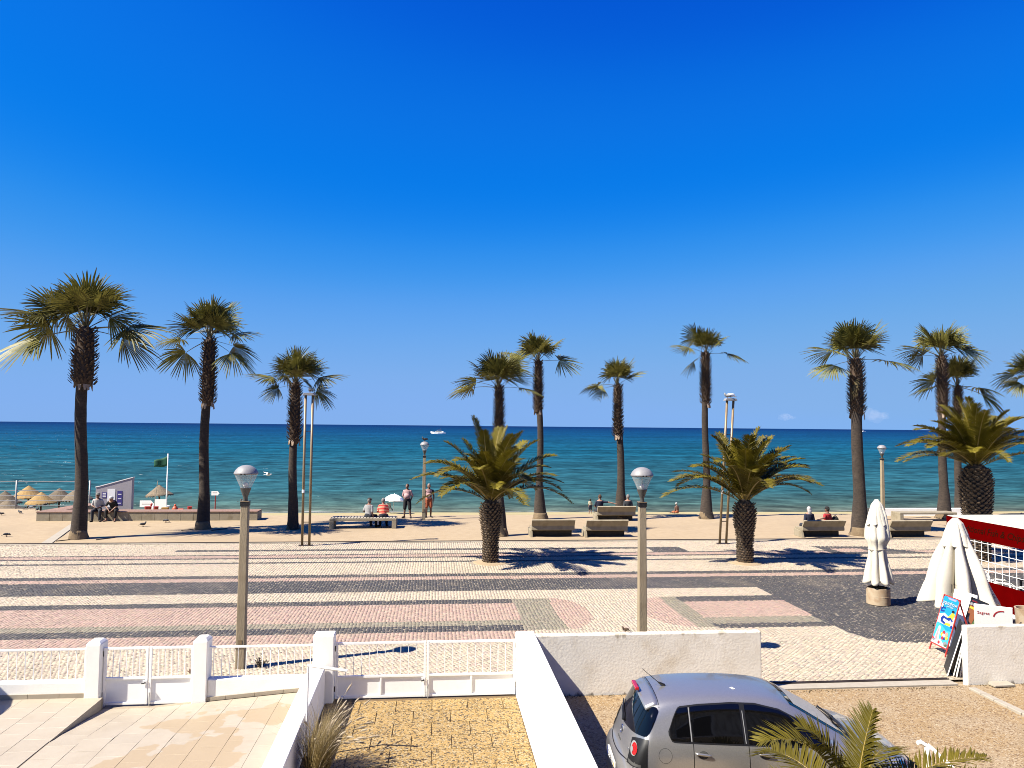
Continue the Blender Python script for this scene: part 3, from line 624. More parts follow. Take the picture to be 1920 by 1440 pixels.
def gate(name, x0, x1, y, z0, top, panel, nb, label, mid=False, ledge=False):
    t = empty(name, (x0, y, z0), 0, label, 'gate')
    w = (x1-x0); lw = w/2-.008
    for k in (0, 1):
        a = k*(w/2+.008)
        mb = MB(); f_ = .02
        for u in (a, a+lw-.04): mb.box((u, -f_, 0), (u+.04, f_, top))
        mb.box((a+.04, -f_+.002, top-.04), (a+lw-.04, f_-.002, top-.001)); mb.box((a+.04, -f_+.002, 0.001), (a+lw-.04, f_-.002, .04)); mb.box((a+.04, -f_+.002, panel-.02), (a+lw-.04, f_-.002, panel+.02))
        if mid: mb.box((a+lw/2-.015, -f_+.004, .04), (a+lw/2+.015, f_-.004, panel-.02))
        leaf = mb.build('gate_leaf', M['whitepaint'], t, bevel=.004)
        mb = MB(); mb.box((a+.04, .004, .04), (a+lw-.04, .012, panel-.02)); mb.build('panel', M['whitepaint'], leaf)
        for i in range(nb):
            u = a+.04+(i+1)*(lw-.08)/(nb+1); mb = MB(); mb.box((u-.0055, -.0055, panel+.02), (u+.0055, .0055, top-.04)); mb.build('bar', M['whitepaint'], leaf)
        mb = MB()
        for zz in (.12, top-.15): mb.tube([(a+(0 if k == 0 else lw)+(-.012 if k == 0 else .012), 0, zz), (a+(0 if k == 0 else lw)+(-.012 if k == 0 else .012), 0, zz+.09)], .014, 8)
        mb.build('hinge', M['darksteel'] if k == 0 else M['steelgrey'], leaf)
    mb = MB(); mb.box((w/2-.085, -.036, panel-.11), (w/2-.02, -.022, panel-.03)); lk = mb.build('lock', M['whitepaint'], t)
    mb = MB(); mb.tube([(w/2-.045, -.036, panel-.07), (w/2-.045, -.07, panel-.07), (w/2-.09, -.072, panel-.075)], .011, 8); mb.build('handle', M['black'], t)
    mb = MB(); mb.tube([(w/2+.03, -.034, -.02), (w/2+.03, -.034, .2)], .009, 6); mb.build('drop_bolt', M['steelgrey'], t)
    return t
gate('double_gate', -5.545, -4.075, 13.57, .015, .96, .44, 5, 'small white double gate with bars above solid panels on the terrace side')
gate('double_gate', -1.68, 1.485, 13.58, .012, .965, .37, 10, 'wide white double car gate across the pebble driveway', True)
# pipe stand by the low wall
mb = MB(); mb.tube([(-1.79, 11.3, -.02), (-1.79, 11.3, 1.29)], .017, 10); mb.tube([(-1.80, 11.3, 1.30), (-1.22, 11.22, 1.235)], .021, 10)
o = mb.build('pipe_post', M['whitepaint'], smooth=False); shade_auto(o); tag(o, 'thin white pipe post with a side arm beside the low wall', 'post')
mb = MB(); mb.tube([(7.0, 10.15, -.02), (6.98, 10.18, .34), (6.9, 10.2, .385), (6.85, 10.2, .37)], [.04, .036, .032, .028], 8); mb.tube([(7.0, 10.19, .35), (7.3, 9.8, .01)], .026, 6)
o = shade_auto(mb.build('pipe_stub', M['whitepaint'])); tag(o, 'short bent white pipe with a prop standing in the gravel', 'pipe')
# ---------------------------------------------------------------- palms
def leaf_mesh(name, mats, V, Fs, mi):
    me = bpy.data.meshes.new(name); me.from_pydata(V, [], Fs)
    for m in mats: me.materials.append(m)
    me.polygons.foreach_set('material_index', mi); me.update(); return me
def fan_frond(elev, seed, pet=.95, blade=1.3, dry=False, droop=1.0):
    """fan palm leaf pointing to +x; the petiole bends with gravity and the blade's split tips hang"""
    rg = random.Random(seed); V = []; Fs = []; mi = []
    e = R(elev); p = Vector((.12*math.cos(e), 0, .12*math.sin(e))); pts = [Vector((0, 0, 0)), p.copy()]
    d = Vector((math.cos(e), 0, math.sin(e)))
    for i in range(5):
        d.z -= .055*droop*max(.1, math.cos(e)); d.normalize(); p = p + d*pet/5; pts.append(p.copy())
    r = [.034, .03, .026, .022, .019, .016, .014]
    for i, q in enumerate(pts):
        t = (pts[min(i+1, 6)]-pts[max(i-1, 0)]).normalized(); s_ = Vector((0, 1, 0)); n_ = s_.cross(t)
        for k in range(4):
            w = PI/4+PI/2*k; V.append(q + s_*math.cos(w)*r[i]*1.5 + n_*math.sin(w)*r[i]*.6)
    for i in range(6):
        for k in range(4): Fs.append((i*4+k, i*4+(k+1) % 4, i*4+4+(k+1) % 4, i*4+4+k)); mi.append(1)
    t = (pts[-1]-pts[-2]).normalized(); s_ = Vector((0, 1, 0)); n_ = t.cross(s_)*-1
    if n_.z < 0: n_ = -n_
    base = pts[-1]; NS = 34; spread = R(rg.uniform(84, 112)); roll_ = R(rg.uniform(-48, 48))
    s2 = s_*math.cos(roll_)+n_*math.sin(roll_); n2 = n_*math.cos(roll_)-s_*math.sin(roll_)
    vfold = rg.uniform(-.5, .08)
    for i in range(NS):
        a = -spread + 2*spread*(i+.5)/NS; ha = spread/NS*.98
        L = blade*(.60+.42*math.cos(a*.7))*rg.uniform(.82, 1.10)
        if rg.random() < .12: L *= rg.uniform(.4, .75)
        twist = rg.uniform(-.25, .25); hang = rg.uniform(.75, 1.35)*droop
        b0 = len(V)
        for fr, wd in ((.03, 1), (.3, 1), (.52, .95), (.72, .55), (.88, .3), (1.0, .0)):
            rr = fr*L
            def pt(da, lift):
                q = base + (t*math.cos(a+da)+s2*math.sin(a+da))*rr + n2*(lift + abs(math.sin(a))*rr*vfold)
                g = .30*hang*max(0, fr-.35)**1.7*L
                q = q + Vector((0, 0, -g*1.25)) - (t*math.cos(a)+s2*math.sin(a))*g*.25
                return q
            if wd == 0: V.append(pt(0, 0))
            else:
                pl = .5*rr*math.sin(ha)*wd
                V += [pt(-ha*wd, -pl*.5), pt(twist*ha*.3, pl*.5), pt(ha*wd, -pl*.5)]
        for k in range(4):
            c = b0+k*3
            Fs += [(c, c+1, c+4, c+3), (c+1, c+2, c+5, c+4)]; mi += [0, 0]
        c = b0+12; Fs += [(c, c+1, c+3), (c+1, c+2, c+3)]; mi += [0, 0]
    return leaf_mesh('frond', [M['fandry'] if dry else M['fan'], M['petiole']], V, Fs, mi)
FAN = {e: [fan_frond(e, 100+e*7+k, pet=pl, droop=dr) for k, (dr, pl) in enumerate(((.5, .82), (.8, .58), (1.2, .70), (.9, .95)) if e > 30 else ((.8, .95), (1.25, 1.05)))] for e in (86, 74, 62, 50, 38, 24, 10, -6, -22)}
FANDRY = [fan_frond(-50, 5, .6, 1.0, True, 1.3), fan_frond(-72, 8, .5, 1.1, True, 1.2)]
SPEAR = None
def stub_mesh(r0, r1, z0, z1, rmid, n, size, m, seed, curl=1.0):
    """cut-off leaf bases round the trunk, pointing up and outwards"""
    rg = random.Random(seed); mb = MB()
    for i in range(n):
        f_ = (i+.5)/n; zz = z0+(z1-z0)*f_; w = i*2.39996+rg.uniform(-.15, .15)
        rr = r0+(r1-r0)*f_ + rmid*math.sin(PI*min(1, f_))
        o = Vector((math.cos(w), math.sin(w), 0)); s_ = Vector((-o.y, o.x, 0)); sz = size*rg.uniform(.75, 1.25)
        upv = (Vector((0, 0, 1))*rg.uniform(.6, .9)*curl+o*rg.uniform(.45, .8)).normalized()
        b = o*(rr-.03)+Vector((0, 0, zz)); tip = o*rr+Vector((0, 0, zz))+upv*sz*1.5
        hw = sz*.55; th = o*sz*.28
        mb.add([b-s_*hw, b+s_*hw, b+s_*hw*.8+th, b-s_*hw*.8+th, tip-s_*hw*.45, tip+s_*hw*.45, tip+s_*hw*.4+th*.6, tip-s_*hw*.4+th*.6],
               [(0, 1, 5, 4), (1, 2, 6, 5), (2, 3, 7, 6), (3, 0, 4, 7), (4, 5, 6, 7)])
    return mb.mesh('leaf_stubs', m)
fan_no = [0]
def fan_palm(x, y, h, rb, rm, skz, skr, sc, lean, label, extra=(), n=24, dead=()):
    rb *= .80; rm *= .84; skr *= .92; sc *= .97; h += .32 if x > 0 else .12
    k = fan_no[0]; fan_no[0] += 1; rg = random.Random(40+k)
    t = empty('fan_palm', (x, y, 0), rg.uniform(0, 0), label, 'palm tree', 'tall fan palms on the plaza')
    def cx(z): return lean*(z/h) + .05*math.sin(z*.9+k)*min(1, z/2)
    prof = [(-.1, rb*1.2), (.0, rb*1.12), (.15, rb), (.45, rb*.82), (.9, rb*.72+rm*.2), (1.7, rm*1.13), (3, rm*1.05), (4.5, rm*.98), (skz, rm*.95), (h-.05, rm*.85)]
    prof = sorted(prof)
    pts = []; rad = []
    for i in range(26):
        z = -.1+(h+.05)*i/25 if i > 3 else (-.1, .0, .12, .3)[i]
        pts.append((cx(z), .04*math.sin(z*.7+2*k), z)); rad.append(float(np.interp(z, [p[0] for p in prof], [p[1] for p in prof]))*(1+rg.uniform(-.02, .02)))
    mb = MB(); mb.tube(pts, rad, 16); tr = mb.build('trunk', M['trunk'], t, smooth=True)
    mb = MB(); mb.lathe([(rb*1.19, -.05), (rb*1.15, .02), (rb*1.04, .15), (rb*.95, .26), (rb*.885, .36), (rb*.5, .37)], 20, wob=.05); mb.build('root_flare', M['trunkbase'], t, smooth=True)
    me = stub_mesh(skr*1.0, skr*.82, skz, h+.05, skr*.14, int(150*(h-skz)/1.6), .1*sc**.5, M['stub'], k)
    mb = MB(); mb.lathe([(rm*.9, skz-.12), (skr*.82, skz), (skr*.92, skz+(h-skz)*.35), (skr*.8, h-.15), (skr*.45, h+.1), (.02, h+.2)], 16, (cx((h+skz)/2), 0, 0)); mb.build('collar', M['stub'], t, smooth=True)
    sk = part('leaf_stubs', me, t, (cx((h+skz)/2), 0, 0)); sk['kind'] = 'stuff'
    mb = MB()
    for i in range(6):
        w = rg.uniform(0, 6.28); zz = skz+rg.uniform(-.02, .12); o = Vector((math.cos(w), math.sin(w), 0)); s_ = Vector((-o.y, o.x, 0))
        b = o*(skr*.86)+Vector((cx((h+skz)/2), 0, zz)); mb.add([b-s_*.07, b+s_*.07, b+s_*.05+o*.05-Vector((0, 0, .22)), b-s_*.03+o*.03-Vector((0, 0, .26))], [(0, 1, 2, 3)])
    mb.build('husk', M['husk'], t, solid=.012)['kind'] = 'stuff'
    cr = (cx(h), 0, h)
    els = [86, 86, 86, 74, 74, 74, 74, 74, 62, 62, 62, 62, 62, 50, 50, 50, 38, 38, 24]
    els = els[:max(12, n-5)]
    for i, e in enumerate(els):
        az = i*2.39996 + rg.uniform(-.3, .3) + k
        s = sc*rg.uniform(.85, 1.08)*(1 if e < 70 else .95)
        part('frond', rg.choice(FAN[e]), t, cr, (rg.uniform(-.12, .12), 0, az), (s, s, s))
    for az, e, s in extra:
        e = min(FAN, key=lambda q: abs(q-e)); part('frond', rg.choice(FAN[e]), t, cr, (rg.uniform(-.25, .25), 0, R(az)), (s*sc,)*3)
    for az, q, s in dead:
        part('frond', FANDRY[q], t, (cr[0], 0, h-.35), (0, 0, R(az)), (s*sc,)*3, )['label'] = 'dry drooping frond'
    return t
P_ = fan_palm
P_(-14.58, 32.74, 8.55, .42, .27, 6.35, .46, 1.28, -.1, 'tallest fan palm, leftmost, with a thick shaggy collar below its crown', [(185, -6, 1.35), (172, 10, 1.2), (195, 24, 1.2), (160, 38, 1.15), (-8, 10, 1.35), (5, -6, 1.1), (20, 38, 1.0), (180, 50, 1.15)], 23)
P_(-10.46, 35.47, 8.5, .40, .24, 5.7, .33, 1.04, 0, 'fan palm between the leftmost palm and the green flag side, second from left', [(185, 10, 1.05), (172, -22, 1.0), (-5, -22, 1.05), (12, -6, 1.0)], 24)
P_(-6.43, 35.34, 6.5, .34, .21, 4.0, .29, .94, -.08, 'shorter fan palm behind the left twin-tube column', [(184, 24, 1.1), (-4, 24, 1.15), (8, -6, .9), (190, -6, .8)], 24)
P_(2.93, 32.82, 6.15, .34, .2, 4.3, .21, .92, -.25, 'fan palm rising right behind the left date palm', [(183, 10, 1.1), (176, 24, .95), (-4, 10, 1.0), (20, 38, 1.0)], 22)
P_(5.45, 38.53, 7.85, .46, .19, 5.6, .24, .86, -.15, 'fan palm behind the concrete bench beside the left date palm', [(184, 24, 1.15), (178, -6, .95), (-6, 10, 1.25)], 22)
P_(9.69, 38.41, 6.65, .46, .21, 4.3, .24, .86, -.2, 'fan palm growing in front of the bench where two people sit', [(183, 10, 1.05), (-3, 38, 1.15), (176, -6, .8)], 20)
P_(14.37, 38.74, 8.45, .46, .2, 6.1, .27, .84, 0, 'slim tall fan palm beside the right twin-tube column', [(182, 24, 1.15), (-4, 10, 1.2), (190, -22, .9)], 20)
P_(19.3, 32.53, 7.65, .52, .29, 5.5, .36, 1.0, -.1, 'stout fan palm by the bench of the couple with one dead hanging frond', [(185, 24, 1.2), (178, -6, 1.05), (-4, 10, 1.25), (80, 62, 1.1), (190, 50, 1.1)], 22, dead=[(190, 1, 1.0)])
P_(27.61, 38.4, 8.5, .5, .24, 5.7, .31, 1.02, .05, 'tall fan palm behind the right date palm, left of a pair', [(183, 24, 1.2), (-4, 24, 1.15), (176, 10, .95), (12, 38, 1.1)], 21)
P_(29.75, 40.0, 6.95, .42, .21, 5.5, .25, 1.02, 0, 'lower fan palm of the pair behind the right date palm', [(184, 10, 1.2), (-4, -6, 1.3), (8, 10, 1.2), (170, 24, 1.1)], 19)
P_(33.35, 38.5, 7.3, .42, .21, 5.2, .25, .98, 0, 'fan palm at the far right edge with only its left fronds in view', [(184, 10, 1.05), (178, 24, 1.1), (186, -6, .9)], 22)

def date_frond(P0, P1, P2, seed, leaf=.40, n=64, fold=.32, wid=.019, dryness=0, rr=.022, segs=1):
    """feather leaf along a quadratic curve; leaflets in two rows folded into a V"""
    rg = random.Random(seed); P0, P1, P2 = Vector(P0), Vector(P1), Vector(P2); V = []; Fs = []; mi = []
    B = lambda t: P0*(1-t)**2+P1*2*t*(1-t)+P2*t*t
    D = lambda t: ((P1-P0)*(1-t)+(P2-P1)*t).normalized()
    hz = Vector((P2.x-P0.x, P2.y-P0.y, 0)); side0 = Vector((0, 0, 1)).cross(hz) if hz.length > .02 else Vector((0, 1, 0)); side0.normalize()
    K = 9
    for i in range(K):
        t = i/(K-1); d = D(t); s_ = (side0-d*side0.dot(d)).normalized(); n_ = d.cross(s_); q = B(t); w = rr*(1.15-t)
        V += [q+s_*w*1.2, q+n_*w*.7, q-s_*w*1.2, q-n_*w*.7]
    for i in range(K-1):
        for k in range(4): Fs.append((i*4+k, i*4+(k+1) % 4, i*4+4+(k+1) % 4, i*4+4+k)); mi.append(1)
    for i in range(n):
        for sd in (-1, 1):
            t = .12+.88*(i+rg.random()*.6+(.3 if sd > 0 else 0))/n; t = min(t, .995)
            d = D(t); s_ = (side0-d*side0.dot(d)).normalized(); n_ = s_.cross(d)*-1
            if n_.z < 0 and abs(n_.z) > .05: n_ = -n_
            n_ = n_ if n_.dot(Vector((0, 0, 1)))+n_.dot(-hz.normalized() if hz.length > .02 else Vector((0, 0, 1)))*.3 > 0 else -n_
            L = leaf*(.45+.55*math.sin(PI*min(1, .12+t*.86)))*rg.uniform(.82, 1.1)*(1 if t < .93 else .7)
            fwd = .38+.55*t+rg.uniform(-.1, .1)
            dv = (s_*sd*math.cos(fold)+n_*math.sin(fold)*rg.uniform(.3, 1.3)+d*fwd).normalized()
            q = B(t); wv = (d*.9-n_*.4*0+s_*.0).cross(dv).cross(dv).normalized()*wid*rg.uniform(.85, 1.2)
            sag = Vector((0, 0, -.10*L)); b0 = len(V)
            up_ = dv.cross(wv).normalized()*wid*.35
            V += [q-wv*.5, q+wv*.5, q+dv*L*.5-wv+sag*.15, q+dv*L*.5+up_+sag*.15, q+dv*L*.5+wv+sag*.15, q+dv*L+sag]
            Fs += [(b0, b0+3, b0+2), (b0, b0+1, b0+3), (b0+1, b0+4, b0+3), (b0+2, b0+3, b0+5), (b0+3, b0+4, b0+5)]; mi += [0]*5
    return leaf_mesh('frond', [M['date'], M['rachis']], V, Fs, mi)
def df(elev, L, drop, seed, **k):
    e = R(elev); d = Vector((math.cos(e), 0, math.sin(e))); m_ = d*L*.62
    return date_frond((0, 0, 0), m_, m_+Vector((math.cos(e)*.45+.16, .0, math.sin(e)*.45-drop))*L*.8, seed, **k)
DATE = {e: [df(e, 2.85, dr+j, 300+e+int(j*10), leaf=.44) for j in (0, .12, .26)] for e, dr in ((86, .03), (76, .14), (66, .26), (55, .36), (44, .42), (32, .42), (20, .3))}
date_no = [0]
def date_palm(x, y, h, rb, rm, sc, label, extra=(), n=47, light=False):
    k = date_no[0]; date_no[0] += 1; rg = random.Random(900+k)
    t = empty('date_palm', (x, y, 0), 0, label, 'palm tree', 'date palms on the promenade')
    prof = [(rb*1.05, -.1), (rb, .1), (rb*.98, h*.35), (rb*1.1, h*.5), (rm*.95, h*.68), (rm, h*.85), (rm*.75, h), (rm*.4, h+.15)]
    mb = MB(); mb.lathe([(r_*.92, z_) for r_, z_ in prof], 18); mb.build('trunk', M['trunk'], t, smooth=True)
    mb = MB(); rgs = random.Random(k); rows_ = int(h/.085); per = 15 if rb < .5 else 20
    for i in range(rows_):
        zz = .05+i*(h-.05)/rows_; rr = float(np.interp(zz, [p[1] for p in prof], [p[0] for p in prof]))*.93
        for j in range(per):
            w = 2*PI*(j+.5*(i % 2))/per+rgs.uniform(-.06, .06); o = Vector((math.cos(w), math.sin(w), 0)); s_ = Vector((-o.y, o.x, 0))
            hw = PI*rr/per*.9; L = (.055+.05*(zz/h))*rgs.uniform(.7, 1.4); dn = Vector((0, 0, 1))
            b = o*(rr-.02)+Vector((0, 0, zz)); tip = o*(rr+L*.75)+Vector((0, 0, zz+.03+L*.5))
            mb.add([b-s_*hw, b-dn*.03, b+s_*hw, b+dn*.04, tip-s_*hw*.6, tip-dn*.025, tip+s_*hw*.6, tip+dn*.012], [(0, 1, 5, 4), (1, 2, 6, 5), (2, 3, 7, 6), (3, 0, 4, 7), (4, 5, 6, 7)])
    mb.build('leaf_stubs', M['stublight'], t)['kind'] = 'stuff'
    mb = MB(); mb.lathe([(.62, -.01), (.56, .015), (.42, .03), (.2, .05)], 18, wob=.06); mb.build('tree_pit', M['sand'], t)
    els = [86]*4+[76]*7+[66]*10+[55]*11+[44]*10+[32]*4
    for i, e in enumerate(els[:n]):
        az = i*2.39996+rg.uniform(-.25, .25)+k*1.3; s = sc*rg.uniform(.86, 1.1)
        part('frond', rg.choice(DATE[e]), t, (0, 0, h-.08+.12*(e/90)), (rg.uniform(-.15, .15), 0, az), (s,)*3)
    for az, e, s in extra:
        e = min(DATE, key=lambda q: abs(q-e)); part('frond', DATE[e][1], t, (0, 0, h-.05), (0, 0, R(az)), (s*sc,)*3)
    return t
date_palm(1.98, 26.49, 2.1, .27, .38, 1.07, 'date palm on the promenade left of the two plain backed benches', [(182, 55, 1.1), (176, 44, 1.1), (-4, 44, 1.0), (3, 55, 1.0)])
date_palm(11.08, 26.03, 2.12, .28, .38, 1.05, 'date palm on the promenade in front of the leaning twin-tube column', [(184, 44, 1.12), (186, 32, 1.1), (-5, 55, 1.1), (2, 44, 1.02)], 42)
date_palm(20.0, 26.0, 3.4, .44, .56, 1.05, 'big date palm with a fat trunk behind the red kiosk', [(182, 55, 1.15), (186, 44, 1.15), (176, 66, 1.0), (182, 32, 1.1), (-2, 66, 1.1), (4, 55, 1.1)], 47)
# young palm in the yard in front of the car: only the tips of its leaves reach into the picture
t = empty('young_palm', (4.15, 7.2, 0), 0, 'young palm in front of the car with yellow-green feather fronds', 'palm tree')
mb = MB(); mb.lathe([(.2, -.1), (.22, .3), (.24, .7), (.17, 1.0), (.05, 1.08)], 14); mb.build('trunk', M['trunk'], t, smooth=True)
part('leaf_stubs', stub_mesh(.2, .22, .05, 1.0, .02, 70, .07, M['stublight'], 77), t)['kind'] = 'stuff'
def yf(mid, tip, seed, **k):
    kw = dict(leaf=.40, n=62, fold=.35, wid=.011, rr=.012); kw.update(k)
    part('frond', date_frond((0, 0, 0), mid, tip, seed, **kw), t, (0, 0, .98))
yf((.12, .06, .6), (.235, .02, 1.02), 1, leaf=.36)
yf((-.30, -.1, .95), (-1.02, -.15, .82), 2, leaf=.38)
yf((-.1, .15, .72), (-.42, .25, .78), 3, leaf=.36)
yf((.7, .05, .55), (1.42, .0, .53), 4, leaf=.30)
yf((.55, -.25, .45), (1.15, -.3, .50), 5, leaf=.3)
yf((-.3, -.35, .5), (-.62, -.5, .52), 6, leaf=.32)
yf((-.6, .2, .4), (-1.1, .3, .0), 7); yf((.1, -.7, .5), (.2, -1.2, .1), 8); yf((.5, .5, .5), (.9, .8, .3), 9)
yf((-.3, .6, .5), (-.5, 1.0, .2), 10); yf((-.5, -.5, .5), (-.95, -.9, .05), 11); yf((.6, -.5, .4), (1.0, -.9, -.05), 12)

# ---------------------------------------------------------------- lamps
def lamp(x, y, label):
    t = empty('street_lamp', (x, y, 0), 0, label, 'street lamp', 'concrete post lamps')
    mb = MB(); mb.add([(-.090, -.090, -.1), (.090, -.090, -.1), (.090, .090, -.1), (-.090, .090, -.1), (-.073, -.073, 3.17), (.073, -.073, 3.17), (.073, .073, 3.17), (-.073, .073, 3.17)],
                      [(3, 2, 1, 0), (4, 5, 6, 7), (0, 1, 5, 4), (1, 2, 6, 5), (2, 3, 7, 6), (3, 0, 4, 7)])
    p = mb.build('post', M['concrete'], t, bevel=.014)
    mb = MB(); mb.box((-.082, -.082, 3.165), (.082, .082, 3.25)); mb.build('collar', M['black'], t, bevel=.006)
    mb = MB(); mb.box((-.086, -.086, 3.25), (.086, .086, 3.262)); mb.box((-.035, -.095, .42), (.035, -.085, .56)); mb.box((-.093, -.093, .40), (.093, .093, .413)); mb.build('bracket', M['tube'], t)
    mb = MB(); mb.lathe([(.045, 3.26), (.045, 3.34), (.053, 3.36), (.105, 3.505), (.11, 3.52), (.09, 3.52)], 20); shade_auto(mb.build('socket', M['dgrey'], t))
    mb = MB(); mb.lathe([(.098, 3.521), (.222, 3.795)], 28, caps=False); g = mb.build('glass', M['glass'], t, smooth=True)
    mb = MB()
    for k in range(6):
        w = 2*PI*k/6+.2; mb.tube([(.097*math.cos(w), .097*math.sin(w), 3.522), (.220*math.cos(w), .220*math.sin(w), 3.793)], .004, 5)
    mb.build('rib', M['rib'], g)
    mb = MB(); mb.ball((0, 0, 3.578), .052, 14, 9); mb.tube([(0, 0, 3.52), (0, 0, 3.55)], .03, 8); mb.build('bulb', M['frost'], t, smooth=True)
    mb = MB(); mb.lathe([(.0, 3.785), (.214, 3.785), (.233, 3.797), (.236, 3.81), (.229, 3.83), (.203, 3.878), (.155, 3.928), (.09, 3.962), (.025, 3.974), (.0, 3.975)], 30); shade_auto(mb.build('cap', M['capgrey'], t), 50)
    mb = MB()
    for w in (-1.75, -1.45): mb.box((.230*math.cos(w)-.012, .230*math.sin(w)-.012, 3.79), (.230*math.cos(w)+.012, .230*math.sin(w)+.012, 3.815))
    mb.build('clip', M['black'], t)
    return t
lamp(-3.75, 15.45, 'concrete post lamp behind the railing between the two white gates')
lamp(4.27, 15.2, 'concrete post lamp behind the front wall above the silver car')
lamp(-.54, 38.47, 'far concrete post lamp with a pigeon on it, beside two standing men')
lamp(23.85, 38.0, 'far concrete post lamp behind the closed parasol in a planter')
def column(x, y, h, lean, label):
    t = empty('twin_tube_column', (x, y, 0), 0, label, 'light column', 'twin-tube columns')
    mb = MB(); mb.box((-.26, -.12, 0), (.26, .12, .025)); mb.build('base_plate', M['darksteel'], t)
    for s in (-.14, .14):
        mb = MB(); mb.tube([(s, 0, .02), (s+lean, 0, h)], .05, 10); mb.build('tube', M['tube'], t, smooth=True)
    mb = MB()
    for f_ in (.155, .76): mb.box((-.1+lean*f_, -.015, h*f_-.015), (.1+lean*f_, .015, h*f_+.015))
    mb.build('crossbar', M['darksteel'], t)
    mb = MB(); mb.tube([(-.14+lean*.36, 0, h*.36-.06), (-.14+lean*.36, 0, h*.36+.06)], .056, 10); mb.build('sticker', M['whitepaint'], t)
    mb = MB(); mb.prism([(-.26+lean, h), (-.2+lean, h+.1), (.2+lean, h+.1), (.26+lean, h+.04), (.26+lean, h)], -.13, .13, 'y'); mb.build('top_plate', M['steelgrey'], t, bevel=.008)
    return t
column(-5.05, 30.54, 5.95, 0, 'left twin-tube column standing upright at the plaza kerb')
column(11.95, 30.3, 5.95, .36, 'right twin-tube column leaning behind the date palm')

# ---------------------------------------------------------------- benches
def backed_bench(x, y, L, label, rz=0):
    t = empty('concrete_bench', (x, y, 0), rz, label, 'bench', 'concrete benches with a back')
    # local y: back towards -y (camera side), seat open to the sea
    mb = MB(); mb.prism([(-.26, .74), (-.08, .47), (-.10, .30), (.0, .27), (.62, .33), (.62, .41), (.05, .42), (.0, .5), (-.18, .78)], -L/2, L/2, 'x')
    mb.build('seat_shell', M['benchc'], t, bevel=.012)
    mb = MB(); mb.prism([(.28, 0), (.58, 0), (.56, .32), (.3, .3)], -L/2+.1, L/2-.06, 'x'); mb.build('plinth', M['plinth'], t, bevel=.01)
    mb = MB(); mb.prism([(-.16, 0), (.62, 0), (.62, .329), (.0, .272), (-.04, .272)], -L/2-.06, -L/2+.05, 'x'); mb.build('end_support', M['benchc'], t, bevel=.012)
    return t
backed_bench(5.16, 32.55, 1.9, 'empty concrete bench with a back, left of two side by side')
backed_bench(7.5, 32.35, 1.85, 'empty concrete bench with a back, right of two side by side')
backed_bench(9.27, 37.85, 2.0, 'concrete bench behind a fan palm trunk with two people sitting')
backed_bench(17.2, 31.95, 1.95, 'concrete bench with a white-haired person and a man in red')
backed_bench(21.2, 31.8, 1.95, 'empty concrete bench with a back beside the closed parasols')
def flat_bench(x, y, L, D_, hgt, label, slats=True, rz=0):
    t = empty('flat_bench', (x, y, 0), rz, label, 'bench', 'long benches without a back')
    for s in (0, L-.2):
        mb = MB(); mb.box((s, 0, -.03), (s+.2, D_, hgt-.1)); mb.build('leg', M['benchc'], t, bevel=.012)
    mb = MB(); mb.box((0, 0, hgt-.1), (L, D_, hgt)); mb.build('slab', M['benchc'], t, bevel=.012)
    if slats:
        n = 20
        for i in range(n):
            mb = MB(); mb.box((.05+i*(L-.1)/n+.02, .05, hgt+.002), (.05+(i+1)*(L-.1)/n-.02, D_-.05, hgt+.028)); mb.build('slat', M['kerb'], t)
    return t
flat_bench(-4.8, 35.3, 3.05, .95, .46, 'long backless slatted bench with two men seated, left')
flat_bench(24.3, 37.2, 3.2, .8, .46, 'long backless bench by the white wall, far right', False)
o = MB().box((24.0, 39.5, -.1), (30.5, 39.75, .42)).build('low_wall', M['white'], bevel=.02); tag(o, 'low white wall at the sand edge behind the far right bench', 'wall')
o = MB().box((23.86, 39.35, -.1), (23.98, 39.8, .46)).build('wall_post', M['dgrey'], bevel=.01); tag(o, 'dark post at the left end of the low white wall', 'post')
# boardwalk bench at the edge of the plaza
t = empty('boardwalk_bench', (-19.15, 38.55, 0), 0, 'long low concrete bench wall with a reddish wooden top at the sand edge', 'bench wall')
L = 10.4; n = 17
for i in range(n):
    mb = MB(); mb.box((i*L/n+.006, 0, -.05), ((i+1)*L/n-.006, .1, .41)); mb.build('panel', M['benchc'], t, bevel=.006)
mb = MB(); mb.box((0, .1, -.05), (L, .9, .4)); mb.build('core', M['benchc'], t)
for k in range(5):
    for j in range(4):
        mb = MB(); mb.box((j*L/4+.004-.02, -.03+k*.19+.006, .412), ((j+1)*L/4-.004, -.03+(k+1)*.19-.006, .45)); mb.build('plank', M['wood'], t)
mb = MB(); mb.add([(0, .92, -.05), (.9, .92, -.05), (1.35, 3.9, -.05), (.45, 3.9, -.05), (0, .92, .4), (.9, .92, .4), (1.35, 3.9, .4), (.45, 3.9, .4)], [(3, 2, 1, 0), (4, 5, 6, 7), (0, 1, 5, 4), (1, 2, 6, 5), (2, 3, 7, 6), (3, 0, 4, 7)]); mb.build('side_core', M['benchc'], t)
for k in range(5):
    a = k*.18; mb = MB(); mb.add([(a+.006, .93, .41), (a+.174, .93, .41), (a+.174+.45, 3.9, .41), (a+.006+.45, 3.9, .41), (a+.006, .93, .446), (a+.174, .93, .446), (a+.174+.45, 3.9, .446), (a+.006+.45, 3.9, .446)],
        [(3, 2, 1, 0), (4, 5, 6, 7), (0, 1, 5, 4), (1, 2, 6, 5), (2, 3, 7, 6), (3, 0, 4, 7)]); mb.build('plank', M['wood'], t)
